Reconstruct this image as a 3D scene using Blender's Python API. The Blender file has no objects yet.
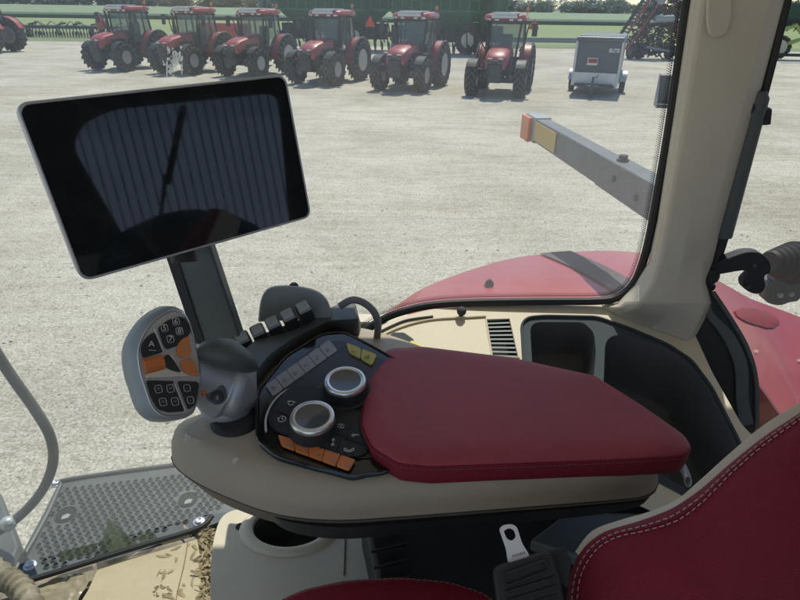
import bpy, bmesh, math, random
from mathutils import Vector as V, Matrix
from mathutils.geometry import tessellate_polygon
random.seed(7)
C = bpy.context.scene.collection
PI = math.pi
R = math.radians
# ------------------------------------------------------------------ camera
F = 580.0; PITCH = R(26.88); ROLL = R(0.8); H = 3.2
fw = V((0, math.cos(PITCH), -math.sin(PITCH)))
u0 = V((0, math.sin(PITCH), math.cos(PITCH))); r0 = V((1, 0, 0))
rt = r0*math.cos(ROLL) + u0*math.sin(ROLL)
up = u0*math.cos(ROLL) - r0*math.sin(ROLL)
CAM = V((0, 0, H))
def ray(px, py): return fw + rt*((px-400)/F) + up*((300-py)/F)
def aty(px, py, y): r = ray(px, py); return CAM + r*(y/r.y)
def atz(px, py, z): r = ray(px, py); return CAM + r*((z-H)/r.z)      # z world
def zi(px, py, z): return atz(px, py, H+z)                             # z relative to the eye
def atd(px, py, d): return CAM + ray(px, py)*d
class PL:
    def __init__(s, p, n): s.p = V(p); s.n = V(n).normalized()
    def at(s, px, py, off=0.0):
        r = ray(px, py); q = s.p + s.n*off
        return CAM + r*((q-CAM).dot(s.n)/r.dot(s.n))
    def off(s, o): return PL(s.p + s.n*o, s.n)
# ------------------------------------------------------------------ materials
def mat(name, col, rough=.5, metal=0., bump=0., bscale=200., var=0., vscale=8., col2=None, spec=.5, coat=0., voro=False, coords='Object', detail=3., bdist=.002):
    m = bpy.data.materials.new(name); m.use_nodes = True
    nt = m.node_tree; b = nt.nodes['Principled BSDF']
    b.inputs['Roughness'].default_value = rough; b.inputs['Metallic'].default_value = metal
    b.inputs['Specular IOR Level'].default_value = spec
    if coat: b.inputs['Coat Weight'].default_value = coat; b.inputs['Coat Roughness'].default_value = .08
    b.inputs['Base Color'].default_value = (*col, 1)
    tc = nt.nodes.new('ShaderNodeTexCoord')
    if coords == 'World':
        g = nt.nodes.new('ShaderNodeNewGeometry'); out = g.outputs['Position']
    else: out = tc.outputs[coords]
    if var or col2:
        n = nt.nodes.new('ShaderNodeTexNoise'); n.inputs['Scale'].default_value = vscale; n.inputs['Detail'].default_value = 6
        n.inputs['Roughness'].default_value = .65
        nt.links.new(out, n.inputs['Vector'])
        rp = nt.nodes.new('ShaderNodeValToRGB')
        rp.color_ramp.elements[0].position = .3; rp.color_ramp.elements[1].position = .7
        c2 = col2 or tuple(c*(1+var) for c in col); c1 = col if col2 else tuple(c*(1-var) for c in col)
        rp.color_ramp.elements[0].color = (*c1, 1); rp.color_ramp.elements[1].color = (*c2, 1)
        nt.links.new(n.outputs['Fac'], rp.inputs['Fac']); nt.links.new(rp.outputs['Color'], b.inputs['Base Color'])
        mr = nt.nodes.new('ShaderNodeMapRange'); mr.inputs['To Min'].default_value = max(0, rough-.1); mr.inputs['To Max'].default_value = min(1, rough+.12)
        nt.links.new(n.outputs['Fac'], mr.inputs['Value']); nt.links.new(mr.outputs['Result'], b.inputs['Roughness'])
    if bump:
        if voro:
            n2 = nt.nodes.new('ShaderNodeTexVoronoi'); n2.feature = 'DISTANCE_TO_EDGE'; n2.inputs['Scale'].default_value = bscale; h = n2.outputs['Distance']
        else:
            n2 = nt.nodes.new('ShaderNodeTexNoise'); n2.inputs['Scale'].default_value = bscale; n2.inputs['Detail'].default_value = detail; h = n2.outputs['Fac']
        nt.links.new(out, n2.inputs['Vector'])
        bp = nt.nodes.new('ShaderNodeBump'); bp.inputs['Strength'].default_value = bump; bp.inputs['Distance'].default_value = bdist
        nt.links.new(h, bp.inputs['Height']); nt.links.new(bp.outputs['Normal'], b.inputs['Normal'])
    return m
M = {}
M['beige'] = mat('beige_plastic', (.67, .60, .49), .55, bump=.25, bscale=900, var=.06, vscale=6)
M['beige_dark'] = mat('dark_beige_plastic', (.17, .145, .105), .6, bump=.25, bscale=900, var=.08)  # darker beige for the armrest underside and the console gap
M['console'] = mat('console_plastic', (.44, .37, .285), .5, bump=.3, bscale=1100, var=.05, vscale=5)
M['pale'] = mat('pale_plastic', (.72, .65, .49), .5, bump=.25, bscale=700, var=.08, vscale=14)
M['black'] = mat('black_plastic', (.024, .026, .027), .55, bump=.3, bscale=800, var=.2)
M['soft'] = mat('soft_black', (.022, .024, .027), .6, bump=.4, bscale=500, var=.2)
M['charcoal'] = mat('charcoal_plastic', (.105, .12, .12), .5, bump=.3, bscale=700, var=.12, vscale=20)
M['gripblack'] = mat('grip_black', (.085, .10, .098), .45, bump=.3, bscale=700)
M['grey'] = mat('grey_plastic', (.33, .37, .375), .42, bump=.2, bscale=600, var=.1)
M['bluegrey'] = mat('bluegrey_plastic', (.075, .09, .10), .75, spec=.2, bump=.2, bscale=600, var=.15)
M['glossblack'] = mat('gloss_black', (.012, .012, .013), .13, coat=.5, var=.1)
M['panel'] = mat('panel_grey', (.045, .046, .05), .28, metal=.3, bump=.1, bscale=900, var=.15, vscale=25)
M['dialcap'] = mat('dial_cap', (.10, .11, .115), .16, coat=.5, var=.1)
M['headliner'] = mat('headliner', (.78, .74, .66), .9, bump=.2, bscale=300)
M['well'] = mat('bin_black', (.085, .092, .10), .6, bump=.3, bscale=400, var=.2)
M['screen'] = mat('screen_glass', (.014, .017, .018), .04, spec=.9); M['screen'].node_tree.nodes['Principled BSDF'].inputs['IOR'].default_value = 1.46
nt = M['screen'].node_tree; b = nt.nodes['Principled BSDF']; tc = nt.nodes.new('ShaderNodeTexCoord')
n3 = nt.nodes.new('ShaderNodeTexNoise'); n3.inputs['Scale'].default_value = 22; n3.inputs['Detail'].default_value = 7; n3.inputs['Distortion'].default_value = 2; nt.links.new(tc.outputs['Object'], n3.inputs['Vector'])
for sk, lo, hi in (('Roughness', .026, .038),):
    mr = nt.nodes.new('ShaderNodeMapRange'); mr.inputs['From Min'].default_value = .35; mr.inputs['From Max'].default_value = .7; mr.inputs['To Min'].default_value = lo; mr.inputs['To Max'].default_value = hi
    nt.links.new(n3.outputs['Fac'], mr.inputs['Value']); nt.links.new(mr.outputs[0], b.inputs[sk])
rp = nt.nodes.new('ShaderNodeValToRGB'); rp.color_ramp.elements[0].position = .42; rp.color_ramp.elements[0].color = (.013, .016, .017, 1); rp.color_ramp.elements[1].position = .72; rp.color_ramp.elements[1].color = (.024, .027, .027, 1)
nt.links.new(n3.outputs['Fac'], rp.inputs['Fac']); nt.links.new(rp.outputs[0], b.inputs['Base Color'])
M['silver'] = mat('silver_paint', (.56, .57, .59), .34, metal=.6, bump=.08, bscale=1500, var=.06)
M['slate'] = mat('slate_plastic', (.33, .37, .40), .42, metal=.2, bump=.2, bscale=900, var=.08)
M['chrome'] = mat('chrome', (.80, .81, .82), .27, metal=.85)
M['steel'] = mat('steel', (.55, .57, .58), .42, metal=.6, bump=.1, bscale=300, var=.05)
M['orange'] = mat('orange_plastic', (.68, .22, .07), .4, bump=.1, bscale=400, var=.1)
M['white'] = mat('white_print', (.75, .75, .73), .5)
M['dim'] = mat('grey_print', (.35, .36, .36), .5)
M['purple'] = mat('grey_button', (.31, .31, .325), .4, var=.08, bump=.1, bscale=300)
M['yellow'] = mat('olive_button', (.50, .44, .10), .4, var=.1)
M['tagyellow'] = mat('yellow_tag', (.75, .62, .03), .5, var=.05)
M['thread'] = mat('thread', (.42, .30, .27), .8)
M['threadred'] = mat('thread_red', (.30, .12, .12), .8)
def leather(name, c, k=1.):
    m = mat(name, c, .52, bump=.8*k, bscale=560, voro=True, var=.13, vscale=7, bdist=.0011, spec=.35)
    nt = m.node_tree; b = nt.nodes['Principled BSDF']; bp = [n for n in nt.nodes if n.type == 'BUMP'][0]; tc = [n for n in nt.nodes if n.type == 'TEX_COORD'][0]
    n3 = nt.nodes.new('ShaderNodeTexNoise'); n3.inputs['Scale'].default_value = 16; n3.inputs['Detail'].default_value = 5; n3.inputs['Distortion'].default_value = 1.5; nt.links.new(tc.outputs['Object'], n3.inputs['Vector'])
    b2 = nt.nodes.new('ShaderNodeBump'); b2.inputs['Strength'].default_value = .5; b2.inputs['Distance'].default_value = .004; nt.links.new(n3.outputs['Fac'], b2.inputs['Height'])
    nt.links.new(b2.outputs[0], bp.inputs['Normal'])
    return m
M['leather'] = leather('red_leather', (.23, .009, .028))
M['leatherpad'] = leather('red_leather_pad', (.36, .062, .082))  # pad top paled to paint in its dusty highlight
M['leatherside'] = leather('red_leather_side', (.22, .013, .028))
M['fender'] = mat('red_paint', (.36, .035, .038), .38, coat=.3, col2=(.43, .065, .065), vscale=2.2, bump=.03, bscale=60)
M['wet'] = mat('wet_patch', (.26, .012, .014), .45, var=.25, vscale=30)
M['fenderstripe'] = mat('grey_stripe', (.12, .10, .11), .9, bump=.5, bscale=600, var=.2)
M['armgrey'] = mat('arm_grey_paint', (.11, .125, .135), .5, bump=.25, bscale=300, var=.25, vscale=18)
M['armtop'] = mat('arm_top', (.30, .34, .36), .5, bump=.1, var=.1)
M['reflector'] = mat('orange_reflector', (.78, .17, .02), .4, bump=.6, bscale=260, voro=True, bdist=.003, coat=.2)
M['sticker'] = mat('yellow_sticker', (.62, .44, .12), .5, bump=.1, var=.06)
M['plate'] = mat('step_plate', (.075, .09, .086), .5, bump=.3, bscale=200, var=.3, vscale=9)
M['platehi'] = mat('step_nub', (.17, .19, .185), .45, metal=.3, var=.2)
M['hole'] = mat('hole_dark', (.012, .014, .014), .9)
M['rail'] = mat('rail_paint', (.055, .07, .066), .4, bump=.2, bscale=120, var=.25, vscale=15)
M['card'] = mat('cardboard', (.50, .43, .27), .85, bump=.5, bscale=40, col2=(.60, .53, .36), vscale=7, bdist=.004)
M['carddark'] = mat('stain', (.30, .22, .12), .85, var=.3, vscale=40)
M['film'] = mat('plastic_film', (.33, .29, .19), .3, bump=.6, bscale=12, var=.25, vscale=10, bdist=.01)
M['dirt'] = mat('cab_floor', (.30, .26, .20), .9, bump=.5, bscale=60, var=.4, vscale=20)
M['leaf'] = mat('dry_husk', (.46, .38, .22), .85, var=.45, vscale=30, col2=(.20, .16, .09))
M['rubber'] = mat('tyre_rubber', (.012, .012, .012), .85, bump=.4, bscale=40, col2=(.03, .028, .025), vscale=3)
M['tread'] = mat('dusty_tread', (.085, .08, .07), .9, var=.4, vscale=4)
M['rim'] = mat('rim_silver', (.36, .375, .37), .45, metal=.3, var=.15)
M['tred'] = mat('tractor_red', (.33, .03, .032), .42, coat=.15, col2=(.40, .10, .085), vscale=2.5)
M['tdark'] = mat('tractor_dark', (.022, .024, .025), .55, bump=.3, bscale=30, var=.4, vscale=5)
M['tgrey'] = mat('tractor_grey', (.07, .075, .075), .5, var=.15)
M['fittings'] = mat('engine_grey', (.10, .105, .105), .5, col2=(.02, .02, .02), vscale=6)
M['twhite'] = mat('tractor_white', (.66, .66, .63), .45, var=.08)
M['beacon'] = mat('amber_beacon', (.8, .25, .03), .3)
M['smv'] = mat('triangle_orange', (.85, .10, .03), .5)
M['green'] = mat('machine_green', (.012, .075, .032), .45, var=.25, vscale=1.2, bump=.1, bscale=10)
M['greenlight'] = mat('machine_green_edge', (.03, .14, .06), .45, var=.3, vscale=2)
M['limegreen'] = mat('lime_paint', (.35, .45, .12), .45, var=.15)
M['yellowrim'] = mat('pale_rim', (.62, .60, .42), .45, var=.1)
M['trailerdark'] = mat('trailer_skin', (.10, .115, .115), .4, var=.12, vscale=4)
M['trailerroof'] = mat('trailer_roof', (.13, .145, .145), .4, var=.1)
M['alu'] = mat('aluminium', (.62, .64, .65), .35, metal=.35, var=.12, bump=.3, bscale=60)
M['bark'] = mat('bark', (.09, .07, .05), .9, var=.3)
M['signred'] = mat('sign_red', (.35, .05, .04), .5)
M['siding'] = mat('steel_siding', (.55, .66, .85), .45, var=.06, vscale=.6)
M['dropping_glint'] = mat('dropping_and_glint_white', (.82, .82, .76), .8, var=.1, vscale=60, bump=.3)
nt = M['dropping_glint'].node_tree; tl = nt.nodes.new('ShaderNodeBsdfTranslucent'); tl.inputs[0].default_value = (.9, .9, .84, 1); mx = nt.nodes.new('ShaderNodeMixShader'); mx.inputs[0].default_value = .6
nt.links.new(nt.nodes['Principled BSDF'].outputs[0], mx.inputs[1]); nt.links.new(tl.outputs[0], mx.inputs[2]); nt.links.new(mx.outputs[0], nt.nodes['Material Output'].inputs[0])
def glassmat(name, tint=(.92, .93, .89), veil=.10):
    m = bpy.data.materials.new(name); m.use_nodes = True; nt = m.node_tree; nt.nodes.clear()
    o = nt.nodes.new('ShaderNodeOutputMaterial'); t = nt.nodes.new('ShaderNodeBsdfTransparent'); t.inputs[0].default_value = (*tint, 1)
    g = nt.nodes.new('ShaderNodeBsdfGlossy'); g.inputs['Roughness'].default_value = .02
    lw = nt.nodes.new('ShaderNodeLayerWeight'); lw.inputs[0].default_value = .5
    pw = nt.nodes.new('ShaderNodeMath'); pw.operation = 'POWER'; pw.inputs[1].default_value = 5; nt.links.new(lw.outputs['Facing'], pw.inputs[0])
    fr = nt.nodes.new('ShaderNodeMath'); fr.operation = 'MULTIPLY_ADD'; fr.inputs[1].default_value = .7; fr.inputs[2].default_value = .045; nt.links.new(pw.outputs[0], fr.inputs[0])
    mx = nt.nodes.new('ShaderNodeMixShader'); nt.links.new(fr.outputs[0], mx.inputs[0]); nt.links.new(t.outputs[0], mx.inputs[1]); nt.links.new(g.outputs[0], mx.inputs[2])
    d = nt.nodes.new('ShaderNodeBsdfDiffuse'); d.inputs[0].default_value = (.80, .80, .76, 1)
    tl = nt.nodes.new('ShaderNodeBsdfTranslucent'); tl.inputs[0].default_value = (.90, .91, .84, 1)
    md = nt.nodes.new('ShaderNodeMixShader'); md.inputs[0].default_value = .75; nt.links.new(d.outputs[0], md.inputs[1]); nt.links.new(tl.outputs[0], md.inputs[2])
    geo = nt.nodes.new('ShaderNodeNewGeometry')
    n = nt.nodes.new('ShaderNodeTexNoise'); n.inputs['Scale'].default_value = 5; n.inputs['Detail'].default_value = 8; nt.links.new(geo.outputs['Position'], n.inputs['Vector'])
    n2 = nt.nodes.new('ShaderNodeTexNoise'); n2.inputs['Scale'].default_value = 420; n2.inputs['Detail'].default_value = 2; nt.links.new(geo.outputs['Position'], n2.inputs['Vector'])
    mu = nt.nodes.new('ShaderNodeMath'); mu.operation = 'MULTIPLY'; nt.links.new(n.outputs['Fac'], mu.inputs[0]); nt.links.new(n2.outputs['Fac'], mu.inputs[1])
    mm = nt.nodes.new('ShaderNodeMapRange'); mm.inputs['From Min'].default_value = .12; mm.inputs['From Max'].default_value = .4
    mm.inputs['To Min'].default_value = veil*.75; mm.inputs['To Max'].default_value = veil*1.3; nt.links.new(mu.outputs[0], mm.inputs['Value'])
    m2 = nt.nodes.new('ShaderNodeMixShader'); nt.links.new(mm.outputs[0], m2.inputs[0]); nt.links.new(mx.outputs[0], m2.inputs[1]); nt.links.new(md.outputs[0], m2.inputs[2])
    nt.links.new(m2.outputs[0], o.inputs[0])
    return m
M['glass'] = glassmat('dusty_window_glass', veil=.125); M['glass2'] = glassmat('clean_window_glass', veil=.035)
M['tglass'] = mat('tractor_glass', (.10, .15, .15), .08, spec=.7, var=.3, vscale=1.5)
def clearmat(name, col, alpha):
    m = mat(name, col, .4); m.node_tree.nodes['Principled BSDF'].inputs['Alpha'].default_value = alpha; return m
M['decal'] = clearmat('green_decal_reflection', (.28, .38, .22), .68)  # tints for the sticker reflection painted on the pane
M['decal2'] = clearmat('pale_decal_reflection', (.62, .72, .50), .62)
# tractor glass partly see-through
def tg():
    m = bpy.data.materials.new('tractor_window'); m.use_nodes = True; nt = m.node_tree; b = nt.nodes['Principled BSDF']
    b.inputs['Base Color'].default_value = (.16, .24, .23, 1); b.inputs['Roughness'].default_value = .08; b.inputs['Alpha'].default_value = .45
    return m
M['tglass'] = tg()
# ------------------------------------------------------------------ mesh builder
class MB:
    def __init__(s): s.v = []; s.f = []
    def add(s, vs, fs):
        k = len(s.v); s.v += [V(v) for v in vs]; s.f += [tuple(i+k for i in f) for f in fs]; return s
    def box(s, c, sz, rot=None):
        c = V(c); q = []
        for x in (-.5, .5):
            for y in (-.5, .5):
                for z in (-.5, .5):
                    d = V((x*sz[0], y*sz[1], z*sz[2])); q.append(c + (rot @ d if rot else d))
        return s.add(q, [(0,1,3,2),(4,6,7,5),(0,4,5,1),(2,3,7,6),(0,2,6,4),(1,5,7,3)])
    def cyl(s, a, b, r1, r2=None, n=16, cap=True):
        a = V(a); b = V(b); r2 = r1 if r2 is None else r2; d = (b-a).normalized()
        x = d.orthogonal().normalized(); y = d.cross(x); q = []
        for p, r in ((a, r1), (b, r2)):
            for i in range(n): t = 2*PI*i/n; q.append(p + x*math.cos(t)*r + y*math.sin(t)*r)
        f = [(i, (i+1) % n, n+(i+1) % n, n+i) for i in range(n)]
        if cap: f += [tuple(range(n))[::-1], tuple(range(n, 2*n))]
        return s.add(q, f)
    def tube(s, pts, r, n=10, cap=True):
        pts = [V(p) for p in pts]; rs = r if isinstance(r, (list, tuple)) else [r]*len(pts)
        t = (pts[1]-pts[0]).normalized(); x = t.orthogonal().normalized(); q = []
        for i, p in enumerate(pts):
            a = pts[max(0, i-1)]; b = pts[min(len(pts)-1, i+1)]; t = (b-a).normalized()
            x = (x - t*x.dot(t)).normalized(); y = t.cross(x)
            for k in range(n): an = 2*PI*k/n; q.append(p + (x*math.cos(an) + y*math.sin(an))*rs[i])
        f = []
        for i in range(len(pts)-1):
            for k in range(n): f.append((i*n+k, i*n+(k+1) % n, (i+1)*n+(k+1) % n, (i+1)*n+k))
        if cap: f += [tuple(range(n))[::-1], tuple(range((len(pts)-1)*n, len(pts)*n))]
        return s.add(q, f)
    def rings(s, rs, cap0=True, cap1=True):
        n = len(rs[0]); q = [p for r in rs for p in r]; f = []
        for i in range(len(rs)-1):
            for k in range(n): f.append((i*n+k, i*n+(k+1) % n, (i+1)*n+(k+1) % n, (i+1)*n+k))
        if cap0: f.append(tuple(range(n))[::-1])
        if cap1: f.append(tuple(range((len(rs)-1)*n, len(rs)*n)))
        return s.add(q, f)
    def lathe(s, c, ax, prof, n=32, cap0=True, cap1=True):
        c = V(c); ax = V(ax).normalized(); x = ax.orthogonal().normalized(); y = ax.cross(x)
        rs = [[c + ax*h + (x*math.cos(2*PI*i/n) + y*math.sin(2*PI*i/n))*r for i in range(n)] for r, h in prof]
        return s.rings(rs, cap0, cap1)
    def prism(s, pts, vec):
        vec = V(vec); return s.rings([[V(p) for p in pts], [V(p)+vec for p in pts]])
    def poly(s, outer, holes=()):
        loops = [[V(p) for p in outer]] + [[V(p) for p in h] for h in holes]
        tris = tessellate_polygon(loops); return s.add([p for l in loops for p in l], tris)
    def build(s, name, m, parent=None, bevel=0, seg=3, smooth=True, ang=40, sub=0):
        me = bpy.data.meshes.new(name); 
        me.from_pydata([tuple(v) for v in s.v], [], s.f); me.update()
        bm = bmesh.new(); bm.from_mesh(me); bmesh.ops.recalc_face_normals(bm, faces=bm.faces); bm.to_mesh(me); bm.free()
        me.materials.append(m); o = bpy.data.objects.new(name, me); C.objects.link(o)
        if parent: link(o, parent)
        if smooth:
            me.polygons.foreach_set('use_smooth', [True]*len(me.polygons))
            try: me.set_sharp_from_angle(angle=R(ang))
            except Exception: pass
        if bevel:
            b = o.modifiers.new('bevel', 'BEVEL'); b.width = bevel; b.segments = seg; b.limit_method = 'ANGLE'; b.angle_limit = R(35); b.harden_normals = False
        if sub:
            b = o.modifiers.new('sub', 'SUBSURF'); b.levels = sub; b.render_levels = sub
        return o
def link(o, p):
    o.parent = p
    l = V((0,0,0)); q = p
    while q: l += q.location; q = q.parent      # things are built in world space; parents only carry a location
    if o.type == 'MESH' and l.length > 0:
        o.data.transform(Matrix.Translation(-l))
def thing(name, label, cat, loc=(0,0,0), group=None):
    o = bpy.data.objects.new(name, None); C.objects.link(o); o.location = loc; o.empty_display_size = .05
    o['label'] = label; o['category'] = cat
    if group: o['group'] = group
    return o
def tag(o, label, cat, group=None):
    o['label'] = label; o['category'] = cat
    if group: o['group'] = group
    return o
def struct(o): o['kind'] = 'structure'; return o
def fillet(pts, r, n=5):
    out = []; N = len(pts)
    for i in range(N):
        p = V((*pts[i], 0)); a = V((*pts[i-1], 0)); b = V((*pts[(i+1) % N], 0))
        da = min(r, (a-p).length*.48); db = min(r, (b-p).length*.48)
        A = p + (a-p).normalized()*da; B = p + (b-p).normalized()*db
        for k in range(n+1):
            t = k/n; q = A*(1-t)**2 + p*2*t*(1-t) + B*t*t; out.append((q.x, q.y))
    return out
def resamp(pts, N, closed=True):
    P = [V((*p, 0)) if len(p) == 2 else V(p) for p in pts]; Q = P + [P[0]] if closed else P
    L = [0]
    for i in range(len(Q)-1): L.append(L[-1] + (Q[i+1]-Q[i]).length)
    out = []; j = 0; tot = L[-1]
    for k in range(N):
        s = tot*k/(N if closed else N-1)
        while j < len(L)-2 and L[j+1] < s: j += 1
        d = L[j+1]-L[j]; t = (s-L[j])/d if d > 0 else 0
        out.append(Q[j].lerp(Q[j+1], min(1, max(0, t))))
    return out
def xy(l): return [(p.x, p.y) for p in l]
def spline(pts, n=8, closed=False):
    P = [V(p) if len(p) == 3 else V((*p, 0)) for p in pts]; out = []; N = len(P)
    rng = range(N if closed else N-1)
    for i in rng:
        if closed: a, b, c, d = P[i-1], P[i], P[(i+1) % N], P[(i+2) % N]
        else: a, b, c, d = P[max(0, i-1)], P[i], P[i+1], P[min(N-1, i+2)]
        for k in range(n):
            t = k/n; out.append(.5*((2*b) + (c-a)*t + (2*a-5*b+4*c-d)*t*t + (3*b-a-3*c+d)*t**3))
    if not closed: out.append(P[-1])
    return out
def curve_px(pts, n=8, closed=False): return xy(spline(pts, n, closed))
def cushion(mb, out, n, prof):
    c = sum(out, V((0,0,0)))/len(out); rs = []
    for d, h in prof:
        r = []
        for p in out:
            w = p-c; L = w.length; r.append(c + w*max(.02, 1-d/L) + n*h)
        rs.append(r)
    return mb.rings(rs)
def stitches(mb, path, step=.0055, dash=.0036, r=.0006, n=None):
    P = resamp(path, max(2, int(sum((V(path[i+1])-V(path[i])).length for i in range(len(path)-1))/step)), closed=False)
    for i in range(len(P)-1):
        d = (P[i+1]-P[i]); L = d.length
        if L < 1e-6: continue
        d.normalize(); d = (d + V((random.uniform(-.07, .07), random.uniform(-.07, .07), random.uniform(-.05, .05)))).normalized(); dash_ = dash*random.uniform(.85, 1.1); mb.tube([P[i], P[i]+d*dash*.5 + (n or V((0,0,0)))*.0003, P[i]+d*dash], r, 5)
    return mb
_fonts = {}
def text(s, size, pos, right, upv, m, parent, name='lettering', bold=0.0):
    cu = bpy.data.curves.new('t', 'FONT'); cu.body = s; cu.size = size; cu.align_x = 'CENTER'; cu.align_y = 'CENTER'; cu.offset = bold; cu.resolution_u = 3
    o = bpy.data.objects.new('t', cu); C.objects.link(o); dg = bpy.context.evaluated_depsgraph_get(); dg.update()
    me = bpy.data.meshes.new_from_object(o.evaluated_get(dg)); bpy.data.objects.remove(o)
    right = V(right).normalized(); n = right.cross(V(upv)).normalized(); u = n.cross(right)
    mt = Matrix((right, u, n)).transposed().to_4x4(); mt.translation = V(pos)
    me.transform(mt); me.name = name; me.materials.clear(); me.materials.append(m)
    o = bpy.data.objects.new(name, me); C.objects.link(o)
    if parent: link(o, parent)
    return o
def kids(o): return [c for c in bpy.data.objects if c.parent == o]
def copy_tree(o, parent=None):
    c = o.copy(); C.objects.link(c); c.parent = parent
    for ch in kids(o): copy_tree(ch, c)
    return c
# ================================================================== WORLD & LIGHT
sc = bpy.context.scene
w = bpy.data.worlds.new('World'); sc.world = w; w.use_nodes = True
nt = w.node_tree; bg = nt.nodes['Background']; sky = nt.nodes.new('ShaderNodeTexSky'); sky.sky_type = 'NISHITA'
SE, SA = R(60), R(14)
sky.sun_disc = False; sky.sun_elevation = SE; sky.sun_rotation = SA; sky.dust_density = .15; sky.air_density = 1.0; sky.ozone_density = 2.0
nt.links.new(sky.outputs[0], bg.inputs[0]); bg.inputs[1].default_value = .15
sd = bpy.data.lights.new('sun', 'SUN'); sd.energy = 4.0; sd.angle = R(.5); sd.color = (1, .955, .88)
so = bpy.data.objects.new('sun', sd); C.objects.link(so)
S = V((math.cos(SE)*math.sin(SA), math.cos(SE)*math.cos(SA), math.sin(SE)))
so.rotation_euler = S.to_track_quat('Z', 'Y').to_euler(); so.location = (0, 0, 30)
cd = bpy.data.cameras.new('camera'); co = bpy.data.objects.new('camera', cd); C.objects.link(co); sc.camera = co
cd.sensor_width = 36; cd.lens = 36*F/800; cd.clip_start = .02; cd.clip_end = 5000
mt = Matrix((rt, up, -fw)).transposed().to_4x4(); mt.translation = CAM; co.matrix_world = mt
sc.view_settings.view_transform = 'Standard'; sc.view_settings.look = 'None'; sc.view_settings.exposure = 0
# ================================================================== GROUND
def gravel():
    m = bpy.data.materials.new('gravel'); m.use_nodes = True; nt = m.node_tree; b = nt.nodes['Principled BSDF']; b.inputs['Roughness'].default_value = .95; b.inputs['Specular IOR Level'].default_value = .15
    g = nt.nodes.new('ShaderNodeNewGeometry')
    def noise(sc_, det, st=(1,1,1), dist=0, rg=.6):
        mp = nt.nodes.new('ShaderNodeMapping'); mp.inputs['Scale'].default_value = st; nt.links.new(g.outputs['Position'], mp.inputs[0])
        n = nt.nodes.new('ShaderNodeTexNoise'); n.inputs['Scale'].default_value = sc_; n.inputs['Detail'].default_value = det; n.inputs['Distortion'].default_value = dist; n.inputs['Roughness'].default_value = rg
        nt.links.new(mp.outputs[0], n.inputs[0]); return n.outputs['Fac']
    def ramp(f, stops):
        r = nt.nodes.new('ShaderNodeValToRGB'); e = r.color_ramp.elements
        e[0].position, e[0].color = stops[0][0], (*stops[0][1], 1); e[1].position, e[1].color = stops[-1][0], (*stops[-1][1], 1)
        for p, c in stops[1:-1]: x = e.new(p); x.color = (*c, 1)
        nt.links.new(f, r.inputs[0]); return r.outputs[0]
    def mul(a, c, k=1):
        x = nt.nodes.new('ShaderNodeMix'); x.data_type = 'RGBA'; x.blend_type = 'MULTIPLY'; x.inputs[0].default_value = k
        nt.links.new(a, x.inputs[6]); nt.links.new(c, x.inputs[7]); return x.outputs[2]
    base = ramp(noise(.35, 8), [(.3, (.48, .445, .36)), (.5, (.60, .565, .47)), (.7, (.69, .655, .56))])
    sp = ramp(noise(44, 4, rg=.8), [(.36, (.34, .32, .29)), (.42, (.80, .79, .76)), (.50, (1, 1, 1)), (.66, (1.25, 1.24, 1.2))])
    cl = ramp(noise(7, 7, (1, 1.2, 1), 1.2, .75), [(.36, (.76, .74, .70)), (.5, (1, 1, 1)), (.75, (1.1, 1.1, 1.1))])
    tr = ramp(noise(1.0, 6, (.22, 1, 1), 2.5), [(.38, (.90, .885, .86)), (.5, (1, 1, 1)), (.7, (1.05, 1.05, 1.05))])
    tr2 = ramp(noise(4, 3, (.16, 1, 1), 1.5), [(.38, (.96, .955, .94)), (.5, (1, 1, 1)), (.7, (1.03, 1.03, 1.03))])
    vo = nt.nodes.new('ShaderNodeTexVoronoi'); vo.inputs['Scale'].default_value = 34; nt.links.new(g.outputs['Position'], vo.inputs['Vector'])
    vr = ramp(vo.outputs['Distance'], [(.05, (1.2, 1.2, 1.18)), (.4, (1, 1, 1)), (.75, (.72, .70, .66))])
    nt.links.new(mul(mul(mul(mul(mul(base, sp), cl), tr), tr2), vr, .7), b.inputs['Base Color'])
    bp = nt.nodes.new('ShaderNodeBump'); bp.inputs['Strength'].default_value = .7; bp.inputs['Distance'].default_value = .03
    nt.links.new(noise(24, 5, rg=.7), bp.inputs['Height'])
    bp2 = nt.nodes.new('ShaderNodeBump'); bp2.inputs['Strength'].default_value = .25; bp2.inputs['Distance'].default_value = .12
    nt.links.new(noise(1.6, 4, (.2, 1, 1), 1), bp2.inputs['Height']); nt.links.new(bp.outputs[0], bp2.inputs['Normal']); nt.links.new(bp2.outputs[0], b.inputs['Normal'])
    return m
M['gravel'] = gravel()
def field(name, a, b_, c, st):
    m = mat(name, a, .9, col2=b_, vscale=.12, coords='World', bump=.4, bscale=4, bdist=.2)
    nt = m.node_tree
    for n in nt.nodes:
        if n.type == 'TEX_NOISE':
            mp = nt.nodes.new('ShaderNodeMapping'); mp.inputs['Scale'].default_value = st
            l = n.inputs['Vector'].links[0].from_socket; nt.links.new(l, mp.inputs[0]); nt.links.new(mp.outputs[0], n.inputs['Vector'])
    return m
M['grass1'] = field('field_grass', (.19, .25, .085), (.28, .33, .13), None, (.25, 1.5, 1))  # this and the far field lightened to paint in distance haze
M['grass2'] = field('field_far', (.18, .25, .13), (.25, .32, .18), None, (.1, 1, 1))
M['crop'] = field('crop_strip', (.045, .075, .04), (.07, .11, .06), None, (.3, 1, 1))
M['verge'] = field('verge', (.14, .20, .07), (.26, .28, .14), None, (2, 3, 1))
struct(MB().add([(-2500, -600, 0), (2500, -600, 0), (2500, 3500, 0), (-2500, 3500, 0)], [(0,1,2,3)]).build('ground', M['gravel']))
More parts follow.
